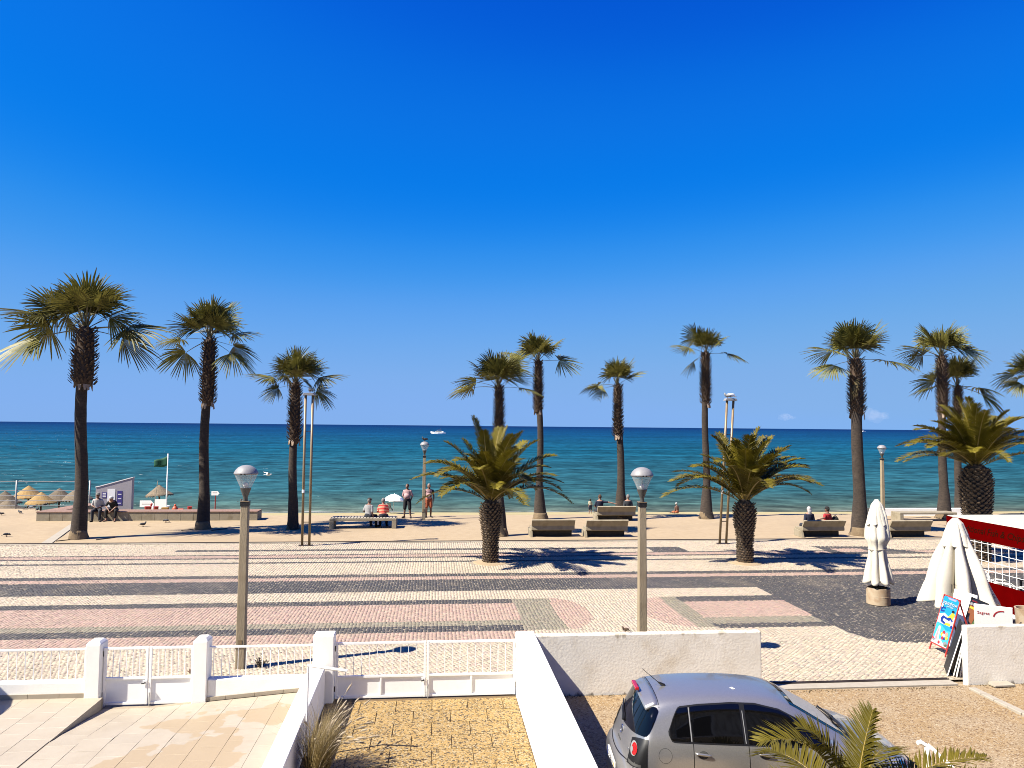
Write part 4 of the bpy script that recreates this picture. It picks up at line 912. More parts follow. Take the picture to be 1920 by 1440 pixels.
# wedge-shaped board with two blue notices
t = empty('notice_board', (-17.1, 40.2, 0), R(3), 'white wedge-shaped board with blue notices behind the two seated men on the left', 'notice board')
mb = MB(); mb.prism([(0, -.1), (1.72, -.1), (1.72, 1.98), (.12, 1.52), (0, 1.5)], -.16, .16, 'y'); mb.build('board', M['lilac'], t, bevel=.01)
mb = MB(); mb.add([(-.02, -.18, 1.501), (.12, -.18, 1.525), (1.74, -.18, 1.985), (1.74, .18, 1.985), (.12, .18, 1.525), (-.02, .18, 1.501), (-.02, -.18, 1.54), (.12, -.18, 1.565), (1.74, -.18, 2.025), (1.74, .18, 2.025), (.12, .18, 1.565), (-.02, .18, 1.54)],
   [(0, 1, 7, 6), (1, 2, 8, 7), (5, 11, 10, 4), (4, 10, 9, 3), (6, 7, 10, 11), (7, 8, 9, 10), (2, 3, 9, 8), (0, 6, 11, 5), (0, 5, 4, 1), (1, 4, 3, 2)]); mb.build('coping', M['whitepaint'], t)
for x0, z0, z1 in ((.3, .98, 1.25), (1.03, .6, 1.32)):
    mb = MB(); mb.box((x0, -.172, z0), (x0+.24, -.163, z1)); nt_ = mb.build('notice', cloth('notice_blue', (.08, .06, .36)), t)
    mb = MB()
    for q in range(3):
        zz = z0+(q+.35)*(z1-z0)/3.2; mb.box((x0+.04, -.176, zz), (x0+.2, -.1725, zz+.04))
    mb.build('print', M['numplate'], nt_)
mb = MB(); mb.box((.56, -.171, .5), (.93, -.163, 1.42)); mb.build('sheet', M['numplate'], t)
# ---------------------------------------------------------------- the silver hatchback
def build_car():
    t = empty('hatchback_car', (2.26, 9.87, 0), R(-5.1), 'silver hatchback car with dark tinted windows parked in the gravel yard', 'car')
    I = lambda x, tab: float(np.interp(x, [q[0] for q in tab], [q[1] for q in tab]))
    ZT = [(0, .60), (.03, .66), (.09, .70), (.12, .73), (.19, .95), (.25, 1.09), (.34, 1.235), (.43, 1.36), (.5, 1.405), (.7, 1.432), (1, 1.455), (1.5, 1.467), (2, 1.447), (2.25, 1.40), (2.6, 1.225), (2.9, 1.055), (3.06, .97), (3.2, .935), (3.5, .86), (3.7, .77), (3.82, .67), (3.88, .58), (3.9, .5)]
    WW = [(0, .56), (.03, .65), (.09, .715), (.2, .76), (.36, .785), (.5, .80), (1, .82), (2.5, .82), (3.1, .81), (3.4, .785), (3.6, .74), (3.75, .66), (3.85, .54), (3.9, .40)]
    ZB = [(0, .97), (1, .955), (2, .925), (2.8, .885), (3.9, .86)]
    WR = [(0, .46), (.09, .62), (.12, .655), (.2, .685), (.25, .675), (.34, .64), (.43, .58), (.5, .535), (.6, .522), (1, .525), (1.6, .525), (2.1, .51), (2.4, .54), (2.7, .60), (3.06, .68), (3.2, .68), (3.5, .65), (3.7, .57), (3.82, .46), (3.9, .32)]
    CR = [(0, .05), (.09, .05), (.14, .14), (.2, .22), (.36, .20), (.46, .10), (.55, .055), (1, .045), (2, .045), (2.3, .06), (2.7, .08), (3.06, .07), (3.2, .055), (3.6, .09), (3.9, .06)]
    xs = [0, .015, .04, .08, .11, .14, .19, .25, .32, .4, .46, .52, .65, .9, 1.3, 1.7, 2.05, 2.25, 2.45, 2.7, 2.95, 3.06, 3.2, 3.4, 3.6, 3.72, 3.82, 3.87, 3.895, 3.9]
    XS = lambda x: x+.10*max(0, 1-x/.75)
    V = []; Fs = []; prof = []
    for x in xs:
        zt, w, zb, wr, cr = (I(x, q) for q in (ZT, WW, ZB, WR, CR))
        zc = zt-cr-.055; E_ = min(zb, zc-.015); D_ = min(.80, E_-.05); C_ = min(.58, D_-.06); B_ = min(.36, C_-.06)
        wr2 = min(wr, w-.06); tl = max(0, min(1, (.62-x)/.2)); gf, gg = .035+.02*tl, .02+.10*tl
        h = [(0, .17), (w-.2, .17), (w-.07, .19), (w-.012, B_), (w, C_), (w-.012, D_), (w-.048, E_), (w-.048+(wr2+.03-w+.048)*.5, (E_+zc)/2), (wr2+gf, zc), (wr2-gg, zt-cr*(.82-.25*tl)), (wr2*(.6-.12*tl), zt-cr*(.32-.14*tl)), (0, zt)]
        prof.append(h)
    n = len(prof[0]); ring = 2*n-2
    for x, h in zip([XS(q) for q in xs], prof):
        V += [(x, -p[0], p[1]) for p in h] + [(x, p[0], p[1]) for p in h[-2:0:-1]]
    for i in range(len(xs)-1):
        for k in range(ring): Fs.append((i*ring+k, i*ring+(k+1) % ring, (i+1)*ring+(k+1) % ring, (i+1)*ring+k))
    for b in (0, (len(xs)-1)*ring):
        for k in range(n-1):
            a, c = b+k, b+k+1; a2, c2 = b+(ring-k) % ring, b+(ring-k-1) % ring
            q = [a, c] + [v for v in (c2, a2) if v not in (a, c)]
            if len(q) > 2: Fs.append(tuple(q))
    mb = MB(); mb.v = V; mb.f = Fs
    tmp = link('tmp', mb.mesh('body', M['paint'], True)); sd = tmp.modifiers.new('s', 'SUBSURF'); sd.levels = 2; sd.render_levels = 2
    bpy.context.view_layer.update(); me = bpy.data.meshes.new_from_object(tmp.evaluated_get(bpy.context.evaluated_depsgraph_get()))
    bpy.data.objects.remove(tmp); me.name = 'body'; me.polygons.foreach_set('use_smooth', [True]*len(me.polygons))
    body = part('body', me, t)
    bv = BVHTree.FromPolygons([v.co[:] for v in me.vertices], [p.vertices[:] for p in me.polygons])
    def cast(o, d, off):
        h = bv.ray_cast(Vector(o), Vector(d).normalized())
        if h[0] is None: return None
        nn = h[1]; nn = nn if nn.dot(Vector(d)) < 0 else -nn
        return h[0]+nn*off
    side = lambda sg: (lambda u, v, off: cast((u, sg*2, v), (0, -sg, 0), off))
    rear = lambda u, v, off: cast((-1, u, v), (1, 0, 0), off)
    top = lambda u, v, off: cast((u, v, 3), (0, 0, -1), off)
    front = lambda u, v, off: cast((u, v, 3), (0, 0, -1), off)
    def lathe_cast(sg): return lambda u, v, off: cast((.75-2*math.cos(u), sg*2*math.sin(u), v), (math.cos(u), -sg*math.sin(u), 0), off)
    def lathe_front(sg): return lambda u, v, off: cast((3.1+2*math.cos(u), sg*2*math.sin(u), v), (-math.cos(u), -sg*math.sin(u), 0), off)
    def patch(fn, lo, hi, u0, u1, nu, nv, off, name, m, par=t, swap=False, th=0):
        P = []
        for i in range(nu+1):
            u = u0+(u1-u0)*i/nu; a, b = lo(u), hi(u); row = []
            for j in range(nv+1):
                v = a+(b-a)*j/nv; q = fn(v, u, off) if swap else fn(u, v, off)
                if q is None: print('MISS', name, round(u, 3), round(v, 3))
                row.append(q if q is not None else (row[-1] if row else Vector((u, 0, v))))
            P.append(row)
        mb = MB(); mb.grid(P); return mb.build(name, m, par, smooth=True, solid=th)
    C_ = lambda pts: (lambda u: float(np.interp(u, [p[0] for p in pts], [p[1] for p in pts])))
    disc_n = [0]
    def disc(fn, cu, cv, ru, rv, off, name, m, par=t, inner=0, n=20):
        P = []
        for rr in ([inner, 1] if inner else [0.02, .5, 1]):
            P.append([fn(cu+ru*rr*math.cos(2*PI*k/n), cv+rv*rr*math.sin(2*PI*k/n), off) or Vector((0, 0, 0)) for k in range(n+1)])
        mb = MB(); mb.grid(P); return mb.build(name, m, par, smooth=True)
    lo = C_([(.70, 1.06), (.715, 1.0), (.75, .983), (1.0, .975), (2.0, .945), (2.45, .93), (2.74, .915)])
    hi = C_([(.70, 1.075), (.76, 1.2), (.82, 1.30), (.85, 1.325), (1.1, 1.352), (1.5, 1.372), (1.8, 1.362), (2.1, 1.30), (2.4, 1.16), (2.74, .93)])
    for sg in (-1, 1):
        f_ = side(sg)
        patch(f_, lambda u: lo(u)-.012, lambda u: hi(u)+.012, .695, 2.745, 60, 8, .003, 'window_frame', M['rubber'])
        for name, a, b in (('quarter_window', .715, .955), ('rear_side_window', .985, 1.60), ('front_side_window', 1.665, 2.69)):
            patch(f_, lambda u: lo(u)+.006, lambda u: hi(u)-.006, a, b, 26, 8, .0065, name, M['carglass'])
        patch(f_, lambda u: lo(u)+.01, lambda u: hi(u)-.012, .962, .974, 1, 8, .008, 'window_divider', M['steelgrey'])
        patch(f_, lambda u: lo(u)+.01, lambda u: hi(u)-.07, 1.625, 1.634, 1, 8, .008, 'pillar_trim', M['steelgrey'])
        for u in (.985, 1.66, 2.78):                       # door gaps below the windows
            patch(f_, lambda v: u-.004, lambda v: u+.004, .34, lo(u)-.012, 16, 1, .0015, 'door_gap', M['rubber'], swap=True)
        patch(f_, lambda u: .545, lambda u: .575, .95, 2.75, 30, 2, .008, 'side_moulding', M['paint'])
        for u in (1.10, 1.86):                             # handles over dished recesses
            disc(f_, u, .845, .062, .045, .002, 'handle_recess', M['dgrey'])
            P = [f_(u-.095+.19*k/6, .862-.004*k, .02) for k in range(7)]; mb = MB(); mb.tube(P, [.008, .014, .016, .016, .016, .014, .008], 8); mb.build('door_handle', M['paint'], t, smooth=True)
        if sg < 0: disc(f_, .64, .83, .082, .085, .0015, 'fuel_flap_gap', M['dgrey'], inner=.95, n=28)
        lf = lathe_cast(sg); uu = C_([(0, 0), (1, 0)])
        L0, L1 = R(46), R(67)
        patch(lf, lambda u: .665+.06*(u-L0), lambda u: .93+.06*math.sin(PI*(u-L0)/(L1-L0)*.5), L0, L1, 12, 8, .006, 'tail_lamp', M['rubber'])
        disc(lf, R(53.0), .85, R(5.2), .075, .012, 'tail_lamp_ring', M['clearlamp'], inner=.0); disc(lf, R(54.3), .85, R(3.9), .062, .016, 'brake_lens', M['redlamp'])
        disc(lf, R(51.6), .83, R(1.6), .03, .02, 'reverse_lens', M['clearlamp']); patch(lf, lambda u: .685, lambda u: .715, L0+R(2), L1-R(5), 8, 2, .010, 'lower_lens', M['clearlamp'] if False else M['dgrey'])
        ff = lathe_front(sg)
        patch(ff, lambda u: .60+.05*(u-R(38)), lambda u: .705+.11*(u-R(38)), R(36), R(66), 14, 6, .006, 'headlight', M['clearlamp']); disc(ff, R(45), .665, R(4.5), .04, .010, 'headlight_bowl', M['chrome']); disc(ff, R(53), .68, R(4.5), .04, .010, 'headlight_bowl', M['chrome'])
        mb = MB(); mb.M = Matrix.Translation((2.6, sg*.80, .965)); mb.tube([(0, -.01*sg, -.02), (.0, sg*.07, .0)], .025, 8); mr = mb.build('mirror_arm', M['black'], t)
        mb = MB(); mb.M = Matrix.Translation((2.60, sg*.935, .985)); mb.prism([(-.10, -.07), (.10, -.06), (.09, .075), (-.07, .085)], -.07, .055, 'x')
        mi_ = mb.build('mirror', M['paint'], t, bevel=.02); mb = MB(); mb.M = Matrix.Translation((2.60, sg*.935, .985)); mb.box((-.075, -.075, -.05), (-.071, .08, .065)); mb.build('mirror_glass', M['chrome'], mi_)
        for xw in (.70, 3.16):                             # wheels
            w = link('wheel', None, t); KIDS.setdefault(t.name, []).append(w); w.location = (xw, sg*.70, .295)
            mb = MB(); pr = [(.19, -.085), (.27, -.088), (.292, -.06), (.295, 0), (.292, .06), (.27, .088), (.19, .085)]
            mb.lathe(pr, 28, caps=False); ty = mb.build('tyre', M['rubber'], w, smooth=True); ty.rotation_euler = (PI/2, 0, 0)
            mb = MB(); mb.lathe([(.0, .05), (.05, .055), (.06, .03), (.17, .06), (.195, .075), (.195, -.07), (0, -.07)], 24, caps=False); rm = mb.build('rim', M['steelgrey'], w); rm.rotation_euler = (PI/2 if sg < 0 else -PI/2, 0, 0)
            disc(f_, xw, .315, .345, .345, .002, 'wheel_arch', M['black'], inner=.01, n=30); w.location.y = sg*.74
    # tailgate glass, spoiler, brake light, wiper, plate
    hc = lambda u, v, off: cast((.75-2*math.cos(u), 2*math.sin(u), v), (math.cos(u), -math.sin(u), 0), off)
    zl = C_([(-R(75), 1.27), (-R(71), 1.15), (-R(66.5), 1.03), (-R(64), 1.012), (-R(40), .972), (0, .935), (R(40), .972), (R(64), 1.012), (R(66.5), 1.03), (R(71), 1.15), (R(75), 1.27)])
    zh = C_([(-R(75), 1.285), (-R(73), 1.31), (-R(60), 1.325), (0, 1.34), (R(60), 1.325), (R(73), 1.31), (R(75), 1.285)])
    patch(hc, zl, zh, -R(75), R(75), 60, 12, .004, 'rear_window', M['carglass'])
    P = []
    for j in range(17):
        y = -.505+1.01*j/16; A, B = top(.60, y, .008), top(.55, y, .008); sl = (A.z-B.z)/.05; tp = 1-.25*abs(y/.505)**4
        P.append([A, B]+[Vector((.55-d, y, B.z-sl*d*1.1-d*d*.35)) for d in (.05*tp, .10*tp, .135*tp)])
    mb = MB(); mb.grid(P); sp_ = mb.build('spoiler', M['paint'], t, smooth=True, solid=.022); sp_.modifiers['solid'].offset = -1 
    patch(top, lambda u: -.545, lambda u: .545, .606, .616, 1, 24, .0015, 'roof_gap', M['rubber'])
    mb = MB(); mb.prism([(-.15, 1.385), (.15, 1.385), (.15, 1.425), (-.15, 1.425)], .385, .44, 'x'); mb.build('brake_light', M['redlamp'], t, bevel=.012)
    q0, q1, q2 = rear(.02, .95, .02), rear(.12, 1.0, .022), rear(.46, 1.06, .022); mb = MB(); mb.tube([q0, q1, q2], [.016, .01, .007], 6); mb.build('wiper', M['black'], t)
    zg = .655
    patch(rear, lambda u: zg+.03*(abs(u)/.6)**2, lambda u: zg+.010+.03*(abs(u)/.6)**2, -.60, .60, 24, 1, .0015, 'tailgate_gap', M['rubber'])
    mb = MB(); mb.box((.088, -.27, .415), (.12, .27, .53)); pl = mb.build('number_plate', M['numplate'], t, bevel=.004)
    mb = MB(); mb.box((.0855, .225, .418), (.0878, .267, .527)); mb.build('blue_band', M['blue'], pl)
    mb = MB(); mb.box((.0855, -.267, .418), (.0878, -.225, .527)); mb.build('yellow_band', M['yellow'], pl)
    Rm = Matrix(((0, 0, -1, 0), (-1, 0, 0, 0), (0, 1, 0, 0), (0, 0, 0, 1)))
    text_part('plate_lettering', '57-33-ZZ', .098, M['black'], pl, Matrix.Translation((.0865, 0, .474)) @ Rm, .0015)
    e0 = rear(0, .85, .006)
    mb = MB(); nn = 24
    for k in range(nn):
        a, b = 2*PI*k/nn, 2*PI*(k+1)/nn; mb.tube([(e0.x+.22*.05*math.sin(a), .05*math.cos(a), .85+.05*math.sin(a)), (e0.x+.22*.05*math.sin(b), .05*math.cos(b), .85+.05*math.sin(b))], .005, 5)
    for pts in ([(-.022, .044), (-.0, .004), (.022, .044)], [(-.042, .022), (-.02, -.04), (0, .0), (.02, -.04), (.042, .022)]):
        mb.tube([(e0.x+.22*p[1], p[0], .85+p[1]) for p in pts], .004, 5)
    mb.build('badge', M['chrome'], t)
    g0 = rear(0, .745, .004); mb = MB(); mb.box((g0.x-.004, -.09, .725), (g0.x+.02, .09, .755)); mb.build('tailgate_grip', M['dgrey'], t, bevel=.006)
    text_part('model_lettering', '1.2', .05, M['chrome'], t, Matrix.Translation(rear(-.47, .78, .004)) @ Rm, .001)
    a0 = top(.78, -.08, 0); mb = MB(); mb.tube([a0, a0+Vector((-.06, 0, .03)), a0+Vector((-.085, 0, .045))], [.022, .016, .008], 8); mb.tube([a0+Vector((-.085, 0, .045)), a0+Vector((-.30, -.02, .225))], [.005, .003], 6); mb.build('antenna', M['black'], t)
    # windscreen with silver shade, cowl, wipers, bonnet gap
    patch(top, lambda u: -(.47+.14*(u-2.28)/.75), lambda u: (.47+.14*(u-2.28)/.75), 2.27, 3.03, 12, 18, .004, 'windscreen', M['carglass'])
    patch(top, lambda u: -(.40+.14*(u-2.28)/.75), lambda u: (.40+.14*(u-2.28)/.75), 2.34, 2.86, 8, 14, .007, 'sun_shade', mat('sun_shade_foil', (.55, .52, .47), (.62, .6, .55), 9, .35, .3, 20))
    patch(top, lambda u: -.63, lambda u: .63, 2.985, 3.075, 4, 18, .006, 'cowl', M['black'])
    for y0, y1 in ((-.5, .05), (.02, .5)):
        P = [top(3.02-.07*math.sin(PI*k/6), y0+(y1-y0)*k/6, .022) for k in range(7)]; mb = MB(); mb.tube(P, .009, 6); mb.build('wiper', M['black'], t)
    for sg in (-1, 1): patch(top, lambda u: sg*(.60-.10*max(0, u-3.3)), lambda u: sg*(.608-.10*max(0, u-3.3)), 3.08, 3.72, 14, 1, .0015, 'bonnet_gap', M['rubber'])
    rg = random.Random(4); mb = MB(); c0 = (1.62, -.21)
    for k in range(7):
        r_ = rg.uniform(.006, .022); q = top(c0[0]+rg.gauss(0, .02), c0[1]+rg.gauss(0, .014), .002); mb.ball(q, (r_, r_*.8, .004), 8, 4)
    mb.build('bird_dropping', M['plastic'], t)
    q0 = top(3.5, 0, 0); mb = MB(); mb.prism([(-.32, .52), (.32, .52), (.36, .58), (-.36, .58)], 3.885, 3.905, 'x'); mb.build('grille', M['black'], t)
    return t
build_car()

# ---------------------------------------------------------------- people
def blob(mb, vox, m, name, it=2):
    tmp = link('tmp', mb.mesh('tmp', None, False)); r = tmp.modifiers.new('r', 'REMESH'); r.mode = 'VOXEL'; r.voxel_size = vox; r.use_smooth_shade = True
    s = tmp.modifiers.new('s', 'SMOOTH'); s.factor = .5; s.iterations = it
    bpy.context.view_layer.update(); me = bpy.data.meshes.new_from_object(tmp.evaluated_get(bpy.context.evaluated_depsgraph_get())); bpy.data.objects.remove(tmp)
    me.name = name; me.materials.clear(); me.materials.append(m); return me
def cone(mb, a, ra, b, rb, n=10):
    a, b = Vector(a), Vector(b); mb.tube([a, b], [ra, rb], n); mb.ball(a, ra, n, 6); mb.ball(b, rb, n, 6)
def pose(sit=False, lean=.0, seat=.46, spread=.11, kn=.42):
    J = {}
    if sit:
        J['pelvis'] = Vector((0, 0, seat+.10)); up_ = Vector((0, -math.sin(lean), math.cos(lean)))
    else:
        J['pelvis'] = Vector((0, 0, .95)); up_ = Vector((0, -math.sin(lean), math.cos(lean)))
    P = J['pelvis']; J['up'] = up_
    J['waist'] = P+up_*.15; J['chest'] = P+up_*.36; J['shc'] = P+up_*.49; J['neck'] = P+up_*.55
    J['head'] = P+up_*.58+Vector((0, -.03-.08*math.sin(lean), .10))
    for s, k in ((-1, 'L'), (1, 'R')):
        J['hip'+k] = P+Vector((s*.095, 0, -.03))
        if sit:
            J['knee'+k] = Vector((s*(.095+spread*.6), -kn, seat+.05)); J['ank'+k] = Vector((s*(.095+spread*.5), -kn-.02, .07))
        else:
            J['knee'+k] = Vector((s*.11, -.02, .50)); J['ank'+k] = Vector((s*.12, .03, .075))
        J['sh'+k] = J['shc']+Vector((s*.168, .0, -.052)); J['el'+k] = J['sh'+k]+Vector((s*.05, .03, -.28)); J['wr'+k] = J['el'+k]+Vector((s*.0, -.08, -.24))
    return J
def person(loc, rz, J, label, skin='skin', top=None, sleeve=.45, bottom=None, leg=.9, shoes=None, hair=None, hat=None, vox=.015, sc=1.0, belly=0, group=None, bag=None, toe=True, long_hair=False, stripes=None, brim=True, toedir=None):
    t = empty('person', loc, rz, label, 'person', group); t.scale = (sc,)*3
    Sx = (1, 0, 0); ctr = [J['pelvis']+J['up']*-.06, J['pelvis'], J['waist'], J['chest'], J['shc'], J['neck']]
    def torso(mb, g=0.0, upto=6):
        r = [.135, .165, .152, .178, .168, .062][:upto]; mb.tube(ctr[:upto], [q+g for q in r], 14, flat=.66, side=Sx)
        if belly: mb.ball(J['waist']+Vector((0, -.05-belly*.3, .02)), (.14+belly*.2+g, .10+belly+g, .14+g), 12, 8)
        for k in 'LR': mb.ball(J['sh'+k]-J['up']*.01, .058+g*.7, 10, 6)
    mb = MB(); torso(mb); cone(mb, J['shc'], .07, J['neck']+J['up']*.04, .055); cone(mb, J['neck'], .055, J['head']+Vector((0, .01, -.06)), .055)
    hd = J['head']; mb.ball(hd, (.082, .103, .124), 14, 10); mb.ball(hd+Vector((0, -.045, -.065)), (.055, .06, .05), 10, 6)
    cone(mb, hd+Vector((0, -.095, .0)), .011, hd+Vector((0, -.112, -.03)), .017, 8)
    for s in (-1, 1): mb.ball(hd+Vector((s*.08, .01, -.01)), (.014, .028, .036), 8, 6); mb.ball(hd+Vector((s*.03, -.085, .026)), (.026, .014, .011), 8, 5)
    mb.ball(hd+Vector((0, -.096, -.062)), (.027, .012, .010), 8, 5)
    for k, s in (('L', -1), ('R', 1)):
        cone(mb, J['hip'+k], .092, J['knee'+k], .060, 12); cone(mb, J['knee'+k], .058, J['knee'+k]+(J['ank'+k]-J['knee'+k])*.35, .058, 12); cone(mb, J['knee'+k]+(J['ank'+k]-J['knee'+k])*.35, .058, J['ank'+k], .038, 12)
        td = toedir or Vector((s*.05, -.17, -.045)); cone(mb, J['ank'+k]+Vector((0, .03, -.03)), .04, J['ank'+k]+td, .032)
        cone(mb, J['sh'+k], .058, J['el'+k], .043, 10); cone(mb, J['el'+k], .043, J['wr'+k], .028, 10)
        d = (J['wr'+k]-J['el'+k]).normalized(); sd = d.cross(Vector((s, .2, .1))).normalized(); q = J['wr'+k]; pn = d.cross(sd)
        mb.tube([q, q+d*.05, q+d*.095], [.03, .04, .038], 8, flat=.42, side=sd)
        for i, (o_, L) in enumerate(((-.028, .065), (-.009, .078), (.010, .072), (.028, .055))):
            a = q+d*.09+sd*o_; b = a+d*L*.55+sd*o_*.15; mb.tube([a, b, b+d*L*.4+pn*.018*(s)], [.0095, .009, .007], 6)
        a = q+d*.03-sd*.035; mb.tube([a, a-sd*.028+d*.03, a-sd*.03+d*.062], [.013, .011, .009], 6)
    part('body', blob(mb, vox, M[skin], 'body'), t)
    mb = MB()
    for s in (-1, 1): mb.ball(hd+Vector((s*.031, -.092, .012)), (.012, .006, .008), 8, 5)
    mb.build('eyes', M['black'], t)
    def cloth_part(name, m, f_):
        mb = MB(); f_(mb); part(name, blob(mb, max(.017, vox), m, name, 1), t)
    if top:
        def f_(mb):
            torso(mb, .016, 5); cone(mb, J['shc'], .08, J['shc']+J['up']*.03, .07)
            for k in 'LR':
                e = J['sh'+k]+(J['el'+k]-J['sh'+k])*min(1, sleeve*2) if sleeve <= .5 else J['el'+k]
                cone(mb, J['sh'+k], .064, e, .060, 12)
                if sleeve > .5: cone(mb, J['el'+k], .06, J['el'+k]+(J['wr'+k]-J['el'+k])*(sleeve-.5)*1.9, .045)
        cloth_part('shirt', top, f_)
    if bottom:
        def f_(mb):
            mb.tube([J['pelvis']+J['up']*-.08, J['pelvis'], J['pelvis']+J['up']*.10], [.14, .18, .165], 14, flat=.7, side=Sx)
            for k in 'LR':
                h_, n_, a_ = J['hip'+k], J['knee'+k], J['ank'+k]
                if leg <= .5: cone(mb, h_, .112, h_+(n_-h_)*leg*2, .095, 12)
                else: cone(mb, h_, .110, n_, .08, 12); cone(mb, n_, .08, n_+(a_-n_)*(leg-.5)*2, .062, 12)
        cloth_part('shorts' if leg <= .6 else 'trousers', bottom, f_)
    if shoes:
        for k, s in (('L', -1), ('R', 1)):
            mb = MB(); td = toedir or Vector((s*.05, -.17, -.04)); cone(mb, J['ank'+k]+Vector((0, .03, -.025)), .05, J['ank'+k]+td, .04); part('shoe', blob(mb, .016, shoes, 'shoe', 1), t)
    if hair:
        mb = MB(); mb.ball(hd+Vector((0, .018, .022)), (.090, .104, .118), 14, 10)
        if long_hair: mb.tube([hd+Vector((0, .05, .05)), hd+Vector((0, .08, -.08)), hd+Vector((0, .085, -.2))], [.09, .1, .07], 12, flat=.55, side=Sx)
        me = blob(mb, .016, hair, 'hair', 1); bm = bmesh.new(); bm.from_mesh(me)
        bmesh.ops.delete(bm, geom=[v for v in bm.verts if v.co.y < hd.y-.045 and v.co.z < hd.z+.055], context='VERTS'); bm.to_mesh(me); bm.free(); part('hair', me, t)
    if hat:
        mb = MB(); mb.lathe([(.098, .03), (.102, .06), (.09, .11), (.05, .138), (0, .143)], 16, (hd.x, hd.y+.005, hd.z)); 
        if brim: mb.prism([(-.07, -.06), (-.06, -.15), (0, -.175), (.06, -.15), (.07, -.06)], .035, .045, 'z'); mb.v[-10:] = [(p[0]+hd.x, p[1]+hd.y, p[2]+hd.z) for p in mb.v[-10:]]
        mb.build('cap', hat, t, smooth=False)
    return t
def rel(J, **k):
    for n_, v in k.items(): J[n_] = Vector(v)
    return J
c_white = cloth('white_cotton', (.72, .71, .69)); c_black = cloth('black_cotton', (.012, .012, .014)); c_navy = cloth('navy_cotton', (.012, .018, .055)); c_grey = cloth('grey_cotton', (.30, .30, .31)); c_dgrey = cloth('charcoal_cotton', (.05, .055, .065))
c_pink = cloth('pink_cotton', (.68, .42, .42)); c_red = cloth('red_cotton', (.62, .02, .025)); c_orange = cloth('orange_cotton', (.62, .16, .06)); c_jeans = cloth('dark_denim', (.02, .025, .04)); c_cream = cloth('cream_cotton', (.62, .58, .42))
h_grey = cloth('grey_hair', (.28, .26, .25)); h_white = cloth('white_hair', (.66, .63, .62)); h_dark = cloth('dark_hair', (.02, .014, .01)); h_brown = cloth('brown_hair', (.09, .045, .022))
def stripe_mat(name, a, b, sc_):
    m = mat(name, a, rough=.9); N = m.node_tree.nodes; L = m.node_tree.links; tc = N.new('ShaderNodeTexCoord'); sp = N.new('ShaderNodeSeparateXYZ'); L.new(tc.outputs['Object'], sp.inputs[0])
    mu = N.new('ShaderNodeMath'); mu.operation = 'MULTIPLY'; mu.inputs[1].default_value = sc_; L.new(sp.outputs[2], mu.inputs[0]); fr = N.new('ShaderNodeMath'); fr.operation = 'FRACT'; L.new(mu.outputs[0], fr.inputs[0])
    gt = N.new('ShaderNodeMath'); gt.operation = 'GREATER_THAN'; gt.inputs[1].default_value = .72; L.new(fr.outputs[0], gt.inputs[0]); mx = N.new('ShaderNodeMix'); mx.data_type = 'RGBA'; mx.inputs[6].default_value = (*a, 1); mx.inputs[7].default_value = (*b, 1)
    L.new(gt.outputs[0], mx.inputs[0]); L.new(mx.outputs[2], N['Principled BSDF'].inputs['Base Color']); return m
c_redstripe = stripe_mat('red_striped_cotton', (.6, .02, .02), (.75, .5, .3), 15)
# two men on the boardwalk bench, facing the camera
J = pose(True, .12, .45, .12); rel(J, elL=(-.24, -.02, .74), wrL=(-.12, -.22, .68), elR=(.26, .02, .72), wrR=(.1, -.26, .66))
person((-16.40, 38.72, 0), R(14), J, 'seated man in a white shirt and grey cap on the boardwalk bench', 'skintan', c_white, .5, c_jeans, .95, cloth('dark_shoe', (.02, .018, .016)), h_grey, cloth('grey_cap', (.3, .29, .26)))
J = pose(True, .55, .45, .22, .34); J['head'] = J['neck']+Vector((0, -.07, .06)); rel(J, elL=(-.27, -.30, .74), wrL=(-.06, -.42, .52), elR=(.27, -.30, .74), wrR=(.06, -.42, .52))
person((-15.62, 38.72, 0), R(-4), J, 'barefoot seated man in black with a white cap bending forward', 'skin', c_black, .45, c_black, .85, None, h_grey, c_white)
# two men on the slatted bench, seen from behind
J = pose(True, .10, .46, .1); rel(J, elR=(.26, .0, .76), wrR=(.2, -.24, .66))
person((-3.08, 35.72, 0), PI+R(-30), J, 'man in a pale grey shirt and dark cap on the slatted bench, seen from behind', 'skintan', cloth('pale_grey_cotton', (.45, .45, .45)), .42, c_jeans, .95, c_black, h_grey, cloth('dark_cap', (.06, .04, .03)))
J = pose(True, .14, .46, .1); rel(J, elL=(-.24, -.08, .74), wrL=(-.08, -.24, .68), elR=(.24, -.08, .74), wrR=(.08, -.24, .68))
person((-2.40, 35.75, 0), PI, J, 'man in a red striped shirt on the slatted bench, seen from behind', 'skintan', c_redstripe, .5, c_jeans, .95, c_black, h_grey)
# two standing men
J = pose(); rel(J, elL=(-.25, .05, 1.14), wrL=(-.12, -.02, .93), elR=(.26, .06, 1.14), wrR=(.2, .0, .90))
J['kneeL'] = Vector((-.12, -.01, .5)); J['ankL'] = Vector((-.16, .04, .075)); J['ankR'] = Vector((.2, .0, .075)); J['kneeR'] = Vector((.15, -.02, .5))
person((-1.41, 39.37, 0), R(-18), J, 'standing man in a pink shirt and dark shorts', 'skintan', c_pink, .5, c_black, .5, cloth('dark_shoe', (.02, .018, .016)), h_brown, belly=.05)
J = pose(); rel(J, elL=(-.27, .05, 1.12), wrL=(-.26, -.03, .88), elR=(.27, .05, 1.12), wrR=(.26, -.03, .87))
p_ = person((-.30, 39.57, 0), R(8), J, 'standing man in orange shorts half hidden by the lamp post', 'skintan', c_pink, .2, c_orange, .42, c_black, h_grey, belly=.04)
mb = MB()
